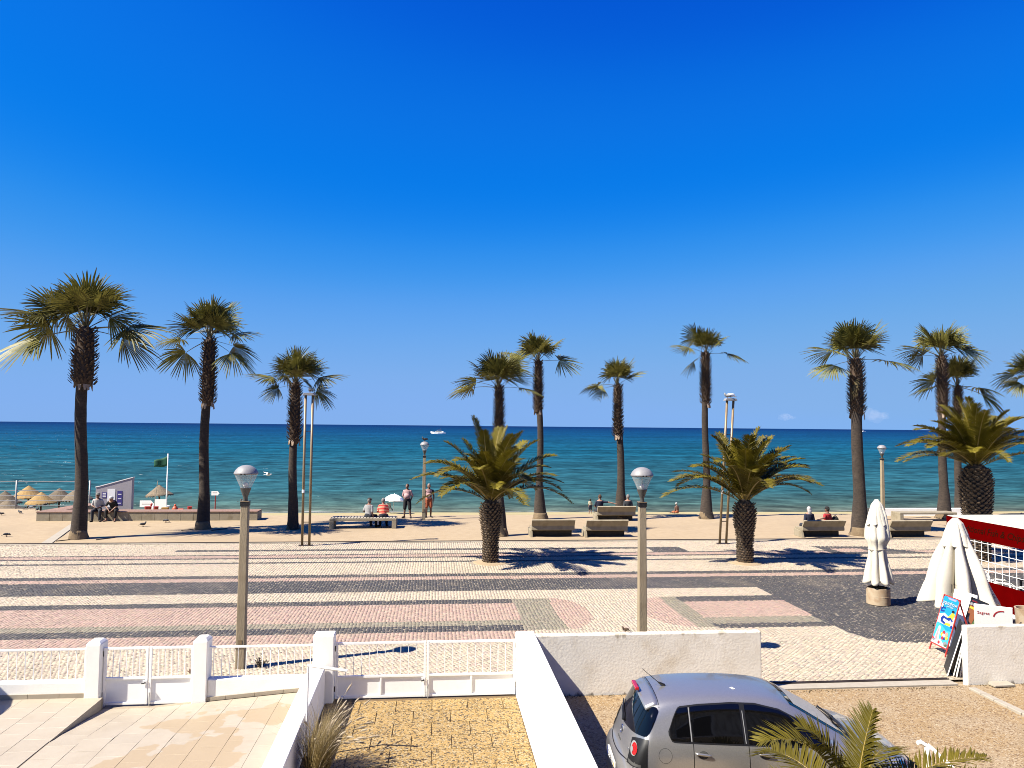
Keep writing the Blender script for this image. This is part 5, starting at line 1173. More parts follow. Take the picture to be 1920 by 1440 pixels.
for s in (-1, 1): mb.tube([J['sh'+('L' if s < 0 else 'R')]+Vector((0, -.02, .03)), J['sh'+('L' if s < 0 else 'R')]*.5+J['el'+('L' if s < 0 else 'R')]*.5], [.083, .075], 10)
part('sleeves', blob(mb, .018, c_black, 'sleeves', 1), p_)
mb = MB(); mb.tube([J['pelvis']+Vector((0, 0, .13)), J['pelvis']+Vector((0, 0, .22))], [.185, .185], 14, flat=.78, side=(1, 0, 0)); mb.box((-.1, -.2, 1.07), (.1, -.12, 1.19)); mb.build('waist_bag', c_black, p_)
# far bench pair
J = pose(True, -.12, .42, .08); rel(J, elR=(.42, .1, .98), wrR=(.66, .16, .90), elL=(-.24, -.05, .72), wrL=(-.1, -.2, .62))
J['elL'], J['elR'] = Vector((-.42, .12, .93)), Vector((.24, -.05, .72)); J['wrL'], J['wrR'] = Vector((-.72, .17, .88)), Vector((.1, -.2, .62))
person((8.47, 38.12, 0), PI, J, 'person in a navy top with an arm stretched along the bench back', 'skin', c_navy, .4, c_jeans, .95, c_black, h_brown, brim=False)
J = pose(True, -.1, .42, .08)
person((9.95, 38.12, 0), PI, J, 'grey-haired person in a charcoal top at the right end of the shaded bench', 'skin', c_dgrey, .5, c_jeans, .95, c_black, h_grey)
# couple on the front right bench
J = pose(True, -.08, .42, .08)
person((16.68, 32.2, 0), PI, J, 'white-haired person in a navy top sitting on the bench', 'skin', c_navy, .5, c_jeans, .95, c_black, h_white, long_hair=True)
J = pose(True, -.1, .42, .08); J['elR'] = Vector((.40, .22, .86)); J['wrR'] = Vector((.66, .17, .80))
person((17.52, 32.2, 0), PI+R(22), J, 'man in a red shirt and black cap with an arm on the bench back', 'skintan', c_red, .45, c_jeans, .95, c_black, h_dark, c_black)
b_ = MB(); b_.ball((0, 0, .14), (.17, .1, .14), 12, 8); b_.tube([(-.1, 0, .24), (0, -.02, .33), (.1, 0, .24)], .014, 6); o = b_.build('bag', c_black, smooth=True); o.location = (17.95, 32.25, .41); tag(o, 'black bag on the bench next to the man in red', 'bag')
o.location.z = .60
# on the beach
J = pose(); rel(J, wrL=(-.2, -.06, .86), wrR=(.2, -.06, .86))
person((14.15, 67.6, -3.12), PI, J, 'small child in a pale top and dark shorts standing by the water', 'skin', c_cream, .5, c_navy, .45, None, h_dark, long_hair=True, sc=.78, vox=.022)
J = pose(True, .1, .12, .05, .5); J['ankL'].y = J['ankR'].y = -.75
person((22.0, 66.7, -3.06), PI+.4, J, 'bather with a white cap sitting on the beach beyond the plaza', 'skintan', None, 0, c_orange, .4, None, h_grey, c_white, vox=.022)
def lying(loc, rz, label, m, kn):
    J = pose(); T_ = Matrix.Rotation(-PI/2, 4, 'X')
    J['kneeL'] = Vector((-.1, -kn, .62)); J['kneeR'] = Vector((.1, -kn*.85, .6)); J['ankL'] = Vector((-.1, .02, .38)); J['ankR'] = Vector((.1, .02, .36))
    for k in list(J):
        J[k] = (T_ @ (J[k]-Vector((0, 0, .9)))) + (Vector((0, 0, .13)) if k != 'up' else Vector((0, 0, 0)))
    J['up'] = T_ @ Vector((0, 0, 1)) if True else None
    return person(loc, rz, J, label, 'skin', None, 0, m, .15, None, h_brown, vox=.024, toedir=Vector((0, -.16, -.01)))
lying((53.0, 62.5, -2.80), R(100), 'sunbather lying with raised knees at the far right edge', c_black, .42)
lying((40.6, 45.2, -1.70), R(75), 'sunbather lying on the sand behind the kiosk roof', c_red, .25)
mb = MB(); mb.ball((0, 0, .10), (.085, .1, .12), 12, 8); mb.ball((0, 0, -.14), (.2, .12, .16), 12, 8); cone(mb, (0, 0, -.05), .05, (0, 0, .02), .05); cone(mb, (-.16, 0, -.1), .05, (-.34, -.2, -.02), .035); cone(mb, (.16, 0, -.1), .05, (.34, -.2, -.04), .035)
t = empty('person', (-20.3, 81.9, -3.36), 0, 'swimmer with head and shoulders out of the calm water', 'person'); part('body', blob(mb, .022, M['skintan'], 'body'), t)
mb = MB(); mb.ball((0, .02, .13), (.092, .1, .1), 12, 8); mb.build('hair', h_dark, t, smooth=True)
# ---------------------------------------------------------------- helpers that turn a picture position into a place
def at_z(px, py, z=0):
    d = fw + rt*((px-960)/F) - up*((py-720)/F); return Vector((0, 0, H)) + d*((z-H)/d.z)
def at_y(px, py, y):
    d = fw + rt*((px-960)/F) - up*((py-720)/F); return Vector((0, 0, H)) + d*(y/d.y)

# ---------------------------------------------------------------- beach things
t = empty('flagpole', (-20.6, 60.5, -2.78), 0, 'white flagpole with a green beach flag', 'flagpole')
mb = MB(); mb.tube([(0, 0, -.3), (0, 0, 2.2), (0, 0, 5.2)], [.06, .05, .035], 10); mb.build('pole', M['whitepaint'], t, smooth=True)
P = [[(-.03-.98*u, .10*math.sin(u*6)*u, 5.05-.78*v*(1-.35*u)-.42*u-.05*math.sin(u*5)) for v in (0, .25, .5, .75, 1)] for u in [i/10 for i in range(11)]]
mb = MB(); mb.grid(P); mb.build('flag', M['greenflag'], t, smooth=True, solid=.012)
t = empty('lifeguard_chair', (-20.9, 60.6, -2.78), 0, 'white lifeguard chair beside the flagpole', 'lifeguard chair')
mb = MB()
for sx in (-.35, .35):
    for sy in (-.35, .35): mb.tube([(sx*1.25, sy*1.25, -.1), (sx, sy, 1.1)], .035, 6)
mb.build('legs', M['whitepaint'], t)
mb = MB(); mb.box((-.42, -.42, 1.1), (.42, .42, 1.16)); mb.build('seat', M['whitepaint'], t)
mb = MB(); mb.box((-.42, -.46, 1.0), (.42, -.42, 1.72)); mb.build('backrest', M['whitepaint'], t)
mb = MB(); mb.tube([(-.62, 0, 1.1), (-.55, 0, 2.0), (-.42, 0, 3.1)], .03, 6); mb.build('mast', M['kerb'], t)
mb = MB(); mb.ball((-.55, -.46, 1.05), (.13, .1, .3), 8, 6); mb.build('float', M['plastic'], t); mb = MB(); mb.ball((-.66, -.46, 1.3), (.1, .08, .14), 8, 6); mb.build('buoy', M['red'], t)
def thatch(px, py_base, zg, w, h, label, pole=True, tilt=0, dark=False):
    p = at_z(px, py_base, zg); t = empty('thatched_parasol', p, random.uniform(0, 6), label, 'parasol', 'thatched beach parasols'); t.rotation_euler.x = tilt
    mb = MB(); r = w/2; mb.lathe([(r*1.02, h-.78*r), (r*.98, h-.70*r), (r*.62, h-.42*r), (r*.3, h-.16*r), (r*.14, h-.04*r), (.02, h+.06)], 20, wob=.03); mb.lathe([(r*.95, h-.74*r), (.05, h-.1)], 20, caps=False)
    th = M['thatchgold'] if 'golden' in label else M['thatch']; mb.build('thatch_roof', th, t)
    rg = random.Random(int(px)); mb = MB()
    for k in range(40):
        a = 2*PI*k/40+rg.uniform(-.06, .06); q = Vector((r*math.cos(a), r*math.sin(a), h-.74*r)); s_ = Vector((-math.sin(a), math.cos(a), 0))*.06
        mb.add([q-s_, q+s_, q+Vector((math.cos(a)*.05, math.sin(a)*.05, -rg.uniform(.1, .24)))], [(0, 1, 2)])
    mb.build('fringe', th, t)['kind'] = 'stuff'
    mb = MB(); mb.tube([(0, 0, -.2), (0, 0, h)], .07, 8); mb.build('pole', M['darkwood'], t); return t
thatch(52, 957, -2.95, 2.6, 2.1, 'golden thatched parasol on the beach behind the wire railing, second from left')
thatch(76, 963, -2.9, 2.3, 1.75, 'grey thatched parasol overlapping the golden one on the beach')
thatch(110, 959, -2.95, 2.6, 1.95, 'brown thatched parasol left of the leftmost palm trunk')
thatch(144, 959, -2.95, 2.5, 2.0, 'thatched parasol half hidden by the leftmost palm trunk')
thatch(8, 961, -2.9, 2.5, 1.75, 'dark thatched parasol at the left edge of the beach')
thatch(14, 968, -2.9, 2.4, 1.35, 'low grey thatched parasol at the left edge, nearest the sand')
thatch(299, 962, -2.95, 2.2, 2.35, 'thatched parasol behind the lifeguard chair', tilt=.08)
# post and wire railing on the left
t = empty('wire_railing', (-31, 44.0, 0), 0, 'thin grey post and wire railing at the left edge of the sand', 'railing')
for i, x in enumerate((0, 4.2, 8.05, 11.9)):
    mb = MB(); mb.tube([(x, 0, -.6), (x, 0, 1.55)], .045, 8); mb.build('railing_post', M['steelgrey'], t, smooth=True)
for i, zz in enumerate((1.5, 1.0, .72, .44, .16)):
    mb = MB(); mb.tube([(0, 0, zz), (4.2, 0, zz-.01), (8.05, 0, zz), (11.9, 0, zz-.01)], .018 if i else .02, 5); mb.build('rail', M['steelgrey'], t)
def arrow_sign(px, py, zg, y_h, w, h, label, post):
    p = at_z(px, py, zg); t = empty('arrow_sign', p, 0, label, 'sign', 'white arrow signs on the beach')
    mb = MB(); mb.tube([(0, .03, -.2), (0, .03, y_h+h*.4)], .045, 8); mb.build('post', post, t)
    mb = MB(); mb.prism([(-w/2, y_h-h/2), (w*.28, y_h-h/2), (w/2, y_h), (w*.28, y_h+h/2), (-w/2, y_h+h/2)], -.03, .0, 'y'); b = mb.build('arrow_board', M['whitepaint'], t)
    mb = MB()
    for k in range(2): mb.box((-w*.36, -.034, y_h-.06+k*.12), (w*.2, -.031, y_h-.04+k*.12))
    mb.build('print', cloth('pale_print', (.5, .42, .38)), b)
arrow_sign(275, 966, -2.95, .95, 1.15, .55, 'white arrow sign pointing right, low beside the lifeguard chair', M['whitepaint'])
arrow_sign(403, 960, -2.9, 1.62, .68, .36, 'white arrow sign on a red pole right of the second palm', M['red'])
def small(name, loc, build, m, label, cat, group=None):
    mb = MB(); build(mb); o = mb.build(name, m, smooth=True); shade_auto(o); o.location = loc; return tag(o, label, cat, group)
for i, (px, w) in enumerate(((275.5, .16), (279.5, .15), (292.5, .15), (355.5, .15))):
    small('red_bin', at_y(px, 961, 52)-Vector((0, 0, .12)), lambda mb: mb.lathe([(w*.8, 0), (w, .5), (w*1.05, .52), (w*.5, .5)], 12), M['red'], ('small red bin under the low arrow sign, left of a pair', 'small red bin under the low arrow sign, right of a pair', 'small red bin left of the lifeguard chair', 'small red bin between orange float and second palm')[i], 'bin', 'red bins behind the boardwalk')
small('buoy', at_y(328, 962, 52), lambda mb: (mb.ball((0, 0, .22), (.19, .19, .26), 12, 8), mb.ball((0, 0, .5), (.08, .08, .09), 8, 6)), M['orange'], 'orange bell-shaped buoy behind the boardwalk bench', 'buoy')
small('rescue_float', at_y(336.5, 960, 52), lambda mb: mb.tube([(-.3, 0, .1), (-.25, 0, .1), (.25, 0, .1), (.3, 0, .1)], [.06, .13, .13, .06], 10), M['orange'], 'orange rescue float lying beside the buoy', 'float')
small('wooden_crate', at_y(309.5, 961, 52), lambda mb: (mb.box((-.2, -.15, 0), (.2, .15, .34)), mb.box((-.7, -.14, 0), (-.2, .14, .14))), cloth('ochre_board', (.5, .27, .06)), 'ochre wooden crate at the foot of the lifeguard chair', 'crate')
# white beach parasol with a striped chair below
t = empty('beach_parasol', at_z(737, 961.5, -3.1), 0, 'open white beach parasol near the waterline', 'parasol'); t.rotation_euler.y = .06
mb = MB(); n = 8; P = []
for rr, zz in ((.02, 1.68), (.35, 1.6), (.66, 1.42), (.86, 1.2), (.85, 1.1)): P.append([(rr*math.cos(2*PI*k/16), rr*math.sin(2*PI*k/16), zz-(.04*rr if k % 2 else 0)) for k in range(17)])
mb.grid(P); mb.build('canopy', M['whitepaint'], t, solid=.01); mb = MB(); mb.tube([(0, 0, -.2), (0, 0, 1.74)], .02, 8); mb.build('pole', M['whitepaint'], t)
t = empty('beach_chair', at_z(731, 961, -3.1), R(160), 'dark striped folding chair under the white beach parasol', 'chair')
mb = MB(); mb.box((-.25, -.25, .28), (.25, .22, .32)); mb.build('seat', c_dgrey, t); mb = MB(); mb.prism([(.2, .3), (.42, .88), (.46, .87), (.25, .3)], -.25, .25, 'x'); mb.build('backrest', stripe_mat('striped_canvas', (.05, .05, .06), (.5, .5, .5), 9), t)
for sx in (-.25, .25):
    mb = MB(); mb.tube([(sx, -.25, 0), (sx, .25, .45)], .015, 6); mb.build('leg', M['steelgrey'], t); mb = MB(); mb.tube([(sx, .25, 0), (sx, -.25, .45)], .015, 6); mb.build('leg', M['steelgrey'], t)
# motor yacht and a far boat
def boat(loc, s, rz, label):
    t = empty('boat', loc, rz, label, 'boat'); t.scale = (s, s, s)
    P = []
    for x, w, zb, zt in ((-7, 1.6, -.3, 1.5), (-4, 2, -.4, 1.5), (0, 2.1, -.4, 1.6), (4, 1.5, -.3, 1.9), (6.5, .5, .0, 2.2), (7.6, .05, 1.0, 2.35)):
        P.append([(x, -w, zt), (x, -w*.8, zb+.4), (x, 0, zb), (x, w*.8, zb+.4), (x, w, zt), (x, 0, zt+.02), (x, -w, zt)])
    mb = MB(); mb.grid(P); mb.add([P[0][i] for i in range(6)], [(0, 1, 2, 3, 4, 5)]); mb.build('hull', M['whitepaint'], t)
    mb = MB(); mb.prism([(-5, 1.5), (3.6, 1.7), (1.8, 2.9), (-3.2, 2.9), (-5, 2.2)], -1.5, 1.5, 'y'); mb.build('cabin', M['whitepaint'], t)
    mb = MB(); mb.prism([(-3.4, 2.1), (2.6, 2.2), (1.9, 2.65), (-3.2, 2.65)], -1.53, 1.53, 'y'); mb.build('cabin_window', M['carglass'], t)
    mb = MB(); mb.box((-3, -1.3, 4.0), (.8, 1.3, 4.12)); mb.build('awning', cloth('brown_awning', (.2, .1, .08)), t)
    mb = MB()
    for x in (-2.8, .6):
        for y in (-1.2, 1.2): mb.tube([(x, y, 2.9), (x, y, 4.0)], .05, 6)
    mb.tube([(-1.5, 0, 4.1), (-1.9, 0, 5.8)], .05, 6); mb.build('mast', M['steelgrey'], t)
p = at_z(822, 813.6, SEA_Z); boat((p.x, p.y, SEA_Z), 1.0, R(172), 'white motor yacht with a brown awning out on the sea')
boat(((1662-960)/1400*2300+230, 2300, SEA_Z), 1.2, R(20), 'tiny white boat near the horizon on the right')
# two faint clouds far off
def cloud(px, py, d, seed, label, pts):
    mb = MB(); rg = random.Random(seed); c = at_y(px, py, d)
    for dx, dz, r in pts:
        for k in range(9):
            q = r*rg.uniform(.5, .9); mb.ball((c.x+dx+rg.gauss(0, r*.5), c.y+rg.gauss(0, r), c.z+dz+rg.gauss(0, r*.33)), (q*1.25, q, q*.75), 12, 7)
    o = link('cloud', blob(mb, 14, M['cloud'], 'cloud', 3)); tag(o, label, 'cloud', kind='stuff')
m = bpy.data.materials.new('cloud_vapour'); m.use_nodes = True; N = m.node_tree.nodes; M['cloud'] = m; N.remove(N['Principled BSDF'])
pv = N.new('ShaderNodeVolumePrincipled'); pv.inputs['Color'].default_value = (.95, .93, .97, 1); pv.inputs['Density'].default_value = .0007; pv.inputs['Anisotropy'].default_value = 0
m.node_tree.links.new(pv.outputs[0], N['Material Output'].inputs['Volume'])
cloud(1474, 782, 9000, 1, 'faint small cloud above the horizon left of the stout fan palm', [(-60, -10, 45), (0, 20, 50), (45, 0, 40)])
cloud(1638, 780, 9000, 2, 'faint small cloud above the horizon right of the stout fan palm', [(-80, 40, 60), (-20, -20, 60), (60, 20, 75), (110, -15, 45)])

# ---------------------------------------------------------------- birds
def bird(name, loc, rz, label, m=None, s=1.0, group=None, peck=0, cat='pigeon', wing=None):
    t = empty(name, loc, rz, label, cat, group); s *= .62 if group == 'pigeons on the sand' else .8; t.scale = (s, s, s); m = m or M['bird']
    hx, hz = (.155, .085) if peck else (.125, .225)
    mb = MB(); mb.ball((0, 0, .125), (.125, .065, .066), 12, 8); mb.tube([(.07, 0, .14), (hx*.9, 0, (hz+.14)/2), (hx, 0, hz)], [.055, .04, .033], 10); mb.ball((hx, 0, hz), (.035, .03, .031), 10, 6)
    mb.tube([(-.08, 0, .115), (-.16, 0, .085), (-.235, 0, .065)], [.045, .04, .03], 8, flat=.35, side=(0, 1, 0)); mb.build('body', m, t, smooth=True)
    mb = MB(); mb.tube([(hx+.028, 0, hz), (hx+.055, 0, hz-.01)], [.010, .003], 6); mb.build('beak', M['dgrey'], t)
    for s_ in (-1, 1):
        if wing is None:
            mb = MB(); mb.ball((-.03, s_*.055, .135), (.12, .016, .05), 10, 6); mb.build('wing', wing or m, t, smooth=True)
        mb = MB(); mb.tube([(0, s_*.03, .09), (.005, s_*.03, 0)], .007, 5); mb.tube([(-.02, s_*.03, .004), (.04, s_*.03, .004)], .006, 5); mb.build('leg', cloth('bird_leg', (.35, .1, .07)), t)
    return t
PG = 'pigeons on the sand'
for px, py, rz, s, pk, lb in ((3, 966, 200, 1.2, 0, 'pigeon cut by the left edge of the picture'), (12, 1006, 20, 1.3, 1, 'pigeon nearest the plaza kerb at the far left'), (37, 963, 150, 1.25, 0, 'dark pigeon standing left of the boardwalk bench corner'),
        (45, 955, 170, 1.2, 1, 'pecking pigeon behind the dark one left of the boardwalk bench'), (65, 952, 30, 1.25, 0, 'pigeon in the middle of the small group by the wire railing'), (58, 954.5, 190, 1.25, 1, 'pale pecking pigeon in the small group by the wire railing'),
        (70, 958, 90, 1.2, 0, 'pigeon right next to the corner of the boardwalk bench'), (85, 949, 40, 1.25, 0, 'pigeon under the thatched parasols above the boardwalk bench'), (268, 987, 15, 1.45, 0, 'pigeon on the sand between the two left palms, nearer the viewer'), (311, 979.5, 165, 1.35, 1, 'pigeon on the sand just in front of the boardwalk bench')):
    p = at_z(px, py, .01); bird('pigeon', p, R(rz), lb, cloth('pale_feather', (.4, .4, .42)) if 'pale' in lb else None, s, PG, pk)
bird('pigeon', (-.54, 38.47, 3.97), R(200), 'dark pigeon on top of the far lamp beside the standing men', None, 1.25)
bird('pigeon', (-5.02, 30.54, 6.05), R(120), 'dark pigeon on top of the left twin-tube column', None, 1.1)
bird('gull', (12.33, 30.3, 6.04), R(190), 'white gull on the leaning column, right of two', M['gull'], 1.45, 'gulls on the leaning column', 1, 'gull')
bird('gull', (12.18, 30.25, 6.04), R(150), 'dark-headed gull on the leaning column, left of two', M['gullgrey'], 1.2, 'gulls on the leaning column', 0, 'gull')
p = at_y(1173, 1179, 13.62); bird('sparrow', (p.x, p.y, 1.05), R(160), 'small brown sparrow perched on the front wall by the near lamp', cloth('sparrow_feather', (.12, .07, .04)), .52, None, 0, 'sparrow')
p = at_y(503, 890, 46)
t = empty('flying_gull', p, R(25), 'white gull flying low over the sea near the left lamp', 'gull'); t.scale = (1.0,)*3
mb = MB(); mb.ball((0, 0, 0), (.16, .06, .055), 12, 8); mb.ball((.16, 0, .02), (.04, .035, .035), 8, 6); mb.tube([(-.12, 0, 0), (-.26, 0, .0)], [.04, .05], 8, flat=.25, side=(0, 1, 0)); mb.build('body', M['gull'], t, smooth=True)
for s_ in (-1, 1):
    P = [[(.07-.02*i-.05*(i > 2)*(i-2), s_*(.04+.1*i), .02+(.045*i if i < 3 else .09+.01*(i-2))), (-.06-.015*i, s_*(.04+.1*i), .015+(.04*i if i < 3 else .08))] for i in range(6)]
    mb = MB(); mb.grid(P); mb.build('wing', M['gull'] if s_ > 0 else M['gullgrey'], t, solid=.012)

# ---------------------------------------------------------------- closed parasols
def folded(nf, prof, depth, ph, tw=0, wob=.0, n=96, m=34):
    mb = MB(); P = []
    for i in range(m):
        f_ = i/(m-1); z = prof[0][1]+(prof[-1][1]-prof[0][1])*f_
        zs = [q[1] for q in prof]; r = float(np.interp(z, sorted(zs), [q[0] for q in sorted(prof, key=lambda q: q[1])])); dp = float(np.interp(z, sorted(zs), [q[2] for q in sorted(prof, key=lambda q: q[1])]))
        row = []
        for k in range(n+1):
            w = 2*PI*k/n; g = abs(math.sin(nf*w/2+ph+tw*f_))**.7; h = mnoise.noise(Vector((math.cos(w)*1.7, math.sin(w)*1.7, z*1.3+ph)))
            rr = r*(1-dp*(1-g)+wob*h); zz = z-(prof[0][1] < z)*0
            if i == 0: zz = z+.10*(1-g)+.05*h
            elif i < 6: zz = z+(.10*(1-g)+.05*h)*(1-i/6)
            row.append((rr*math.cos(w), rr*math.sin(w), zz))
        P.append(row)
    mb.grid(P); return mb
t = empty('closed_parasol', (12.2, 19.73, 0), 0, 'closed white parasol tied in the middle, standing in a round planter', 'parasol')
mb = folded(7, [(.40, .56, .5), (.34, .85, .45), (.25, 1.25, .4), (.215, 1.5, .3), (.225, 1.62, .25), (.31, 1.8, .35), (.30, 2.1, .32), (.25, 2.45, .25), (.15, 2.7, .15), (.05, 2.83, .0)], .4, .4, 1.2, .22); mb.build('canopy', M['canvas'], t, smooth=True, solid=.006)
mb = folded(7, [(.285, 2.16, .3), (.25, 2.42, .22), (.15, 2.715, .12), (.04, 2.86, 0)], .3, .4, .3, .12); mb.build('vent_flap', M['canvas'], t, smooth=True, solid=.006)
mb = MB(); mb.tube([(0, 0, .1), (0, 0, 2.8)], .03, 10); mb.build('pole', M['darkwood'], t)
mb = MB(); mb.tube([(.235*math.cos(2*PI*k/20), .235*math.sin(2*PI*k/20), 1.52+.03*math.cos(2*PI*k/20)) for k in range(21)], .012, 6); mb.build('tie', M['kerb'], t)
t = empty('planter', (12.2, 19.73, 0), 0, 'round cream planter on dark paving holding the tied parasol', 'planter')
mb = MB(); mb.lathe([(.29, 0), (.305, .02), (.305, .235), (.31, .24), (.305, .245), (.305, .45), (.285, .455), (.27, .44), (.27, .38), (0, .38)], 36); shade_auto(mb.build('bowl', M['pot'], t), 30)
mb = MB(); mb.lathe([(.268, .385), (.1, .41), (0, .41)], 20, wob=.05); mb.build('soil', M['soil'], t)
mb = MB(); mb.tube([(.255*math.cos(2*PI*k/30), .255*math.sin(2*PI*k/30), .45) for k in range(31)], .014, 6); mb.build('rim', M['darksteel'], t)
mb = MB(); rg = random.Random(5)
for k in range(60):
    a, r_ = rg.uniform(0, 6.28), rg.uniform(.02, .24); q = Vector((r_*math.cos(a), r_*math.sin(a), .4)); d = Vector((rg.gauss(0, .05), rg.gauss(0, .05), rg.uniform(.03, .09))); s_ = Vector((rg.uniform(-1, 1), rg.uniform(-1, 1), 0))*.012; mb.add([q-s_, q+s_, q+d], [(0, 1, 2)])
mb.build('weeds', cloth('moss', (.14, .12, .02)), t)['kind'] = 'stuff'
t = empty('closed_parasol', (12.55, 17.05, 0), R(12), 'large half-folded cream parasol with wide hanging folds before the red kiosk', 'parasol')
mb = folded(8, [(.90, .64, .8), (.80, .9, .76), (.60, 1.4, .68), (.41, 1.9, .58), (.27, 2.3, .38), (.16, 2.55, .15), (.04, 2.66, 0)], .5, .65, .3, .2, 168, 44)
can = mb.build('canopy', M['canvas'], t, smooth=True, solid=.006)
mb = folded(7, [(.34, 2.02, .4), (.27, 2.3, .22), (.165, 2.56, .1), (.05, 2.68, 0)], .3, .65, .2, .08); mb.build('vent_flap', M['canvas'], t, smooth=True, solid=.006)
mb = MB(); mb.tube([(0, 0, 0), (0, 0, 2.6)], .035, 10); mb.build('pole', M['steelgrey'], t)
mb = MB(); mb.box((-.35, -.35, 0), (.35, .35, .09)); mb.build('base', M['benchc'], t, bevel=.02)
for txt, w, z_, s_ in (('Sagres', -1.05, .90, .2), ('E', -2.55, 1.05, .3)):
    # lettering printed on the cloth: projected onto it
    wd = w; o_ = Vector((math.cos(wd), math.sin(wd), 0)); Mt = Matrix.Translation(o_*1.3+Vector((0, 0, z_))) @ Matrix.Rotation(wd+PI/2, 4, 'Z') @ Matrix.Rotation(PI/2, 4, 'X')
    tx = text_part('lettering', txt, s_, cloth('grey_print', (.42, .40, .36)), t, Mt, 0)
    bvc = BVHTree.FromPolygons([v.co[:] for v in can.data.vertices], [p.vertices[:] for p in can.data.polygons])
    bm = bmesh.new(); bm.from_mesh(tx.data); bmesh.ops.triangulate(bm, faces=bm.faces); bmesh.ops.subdivide_edges(bm, edges=bm.edges, cuts=2, use_grid_fill=True); Mi = Mt.inverted()
    for v in bm.verts:
        q = Mt @ v.co; h = bvc.ray_cast(q, -o_)
        if h[0] is not None: v.co = Mi @ (h[0]+o_*.012)
    bm.to_mesh(tx.data); bm.free()
# unseen parasol added off the left edge to throw the round shade there
t = empty('added_parasol', (-9.55, 12.35, T), 0, 'unseen open parasol added outside the left edge to cast a round shade', 'parasol')
mb = MB(); P = [[(rr*math.cos(2*PI*k/24), rr*math.sin(2*PI*k/24), zz) for k in range(25)] for rr, zz in ((.02, 2.2), (.6, 2.1), (1.25, 1.86), (1.3, 1.72))]; mb.grid(P); mb.build('canopy', M['canvas'], t, solid=.01)
mb = MB(); mb.tube([(0, 0, 0), (0, 0, 2.25)], .025, 8); mb.build('pole', M['steelgrey'], t); mb = MB(); mb.lathe([(.25, 0), (.25, .06), (.05, .1)], 18); mb.build('base', M['benchc'], t)

# ---------------------------------------------------------------- kiosk terrace with the red skirt
KX, KN, KS = 14.85, 20.5, 9.0
t = empty('kiosk', (KX, KN, 0), 0, 'red and white canopied restaurant kiosk with a white wire mesh side', 'kiosk')
LY = KN-KS
P = [[(x, -y, 2.30+.0*x+.015*math.sin(x*1.7)*math.sin(y*.9) + (.03 if 0 < x < 8 else 0)) for x in (0, .02, 1.5, 3, 4.5, 6, 7.5, 8)] for y in [LY*i/14 for i in range(15)]]
mb = MB(); mb.grid(P); mb.build('roof_canopy', M['roofcanvas'], t, solid=.02)
mb = MB(); mb.box((-.02, -LY, 1.80), (.0, 0, 2.315)); va = mb.build('valance', M['redcanvas'], t)
mb = MB(); mb.box((-.02, .002, 1.80), (8, .02, 2.315)); mb.build('valance', M['redcanvas'], t)
Rl = Matrix(((0, 0, -1, 0), (-1, 0, 0, 0), (0, 1, 0, 0), (0, 0, 0, 1)))
text_part('lettering', 'Traditional Fish & Chips', .255, M['lettering'], va, Matrix.Translation((-.0235, -1.62, 2.06)) @ Rl, .002, .35)
mb = MB(); mb.prism([(-.17, 2.2), (-.39, 2.2), (-.39, 2.05), (-.28, 1.93), (-.17, 2.05)], -.0245, -.0215, 'x'); mb.build('crest', cloth('dull_gold', (.25, .09, .02)), va)
mb = MB(); mb.box((-.02, -LY, .09), (.01, -.05, .74)); mb.build('lower_panel', M['redcanvas'], t)
mb = MB(); mb.box((-.06, -LY, 0), (.06, -.05, .085)); mb.build('base_rail', M['whitepaint'], t)
bar = MB().box((-.006, -.006, .74), (.006, .006, 1.80)).mesh('mesh_bar', M['whitepaint'])
for i in range(int(LY/.245)): part('mesh_bar', bar, t, (-.004, -.12-i*.245, 0))
for k in range(5):
    mb = MB(); mb.box((-.022, -LY, .80+k*.235), (-.008, -.06, .812+k*.235)); mb.build('mesh_wire', M['whitepaint'], t)
for y in (-.06, -4, -8):
    mb = MB(); mb.box((.02, y-.05, 0), (.12, y+.05, 2.28)); mb.build('corner_post', M['whitepaint'], t)
for x, y in ((3.3, -.12), (7.6, -.12), (3.3, -6)):
    mb = MB(); mb.box((x, y-.09, 0), (x+.2, y+.09, 2.28)); mb.build('roof_post', M['darkwood'], t)
def plastic_chair(x, y, rz, label):
    t = empty('plastic_chair', (x, y, .005), rz, label, 'chair', 'white plastic chairs in the kiosk')
    P = [[(-.22+.44*i/6, -.22+.44*j/5, .43-.02*math.sin(PI*i/6)) for j in range(6)] for i in range(7)]
    mb = MB(); mb.grid(P); mb.build('seat', M['plastic'], t, solid=.02)
    P = [[(-.23+.46*i/6, .22+.13*j/5+.04*math.sin(PI*i/6), .43+.42*j/5+(.05*math.sin(PI*i/6) if j == 5 else 0)) for j in range(6)] for i in range(7)]
    mb = MB(); mb.grid(P); mb.build('backrest', M['plastic'], t, solid=.02)
    for sx in (-.23, .23):
        mb = MB(); mb.tube([(sx*1.06, .29, .62), (sx*1.12, .1, .66), (sx*1.12, -.16, .65), (sx*1.06, -.23, .6), (sx, -.22, .43)], .022, 8); mb.build('armrest', M['plastic'], t)
        for sy in (-.21, .23): mb = MB(); mb.tube([(sx*1.12, sy*1.12, 0), (sx, sy, .44)], [.018, .026], 8); mb.build('leg', M['plastic'], t)
plastic_chair(15.55, 19.3, R(60), 'white plastic chair behind the mesh, next to the parasol folds')
plastic_chair(15.6, 18.35, R(-75), 'white plastic chair behind the mesh, middle of the row')
plastic_chair(15.7, 17.5, R(40), 'white plastic chair behind the mesh, near the right edge')
plastic_chair(17.2, 18.3, R(200), 'white plastic chair behind the table in the kiosk')
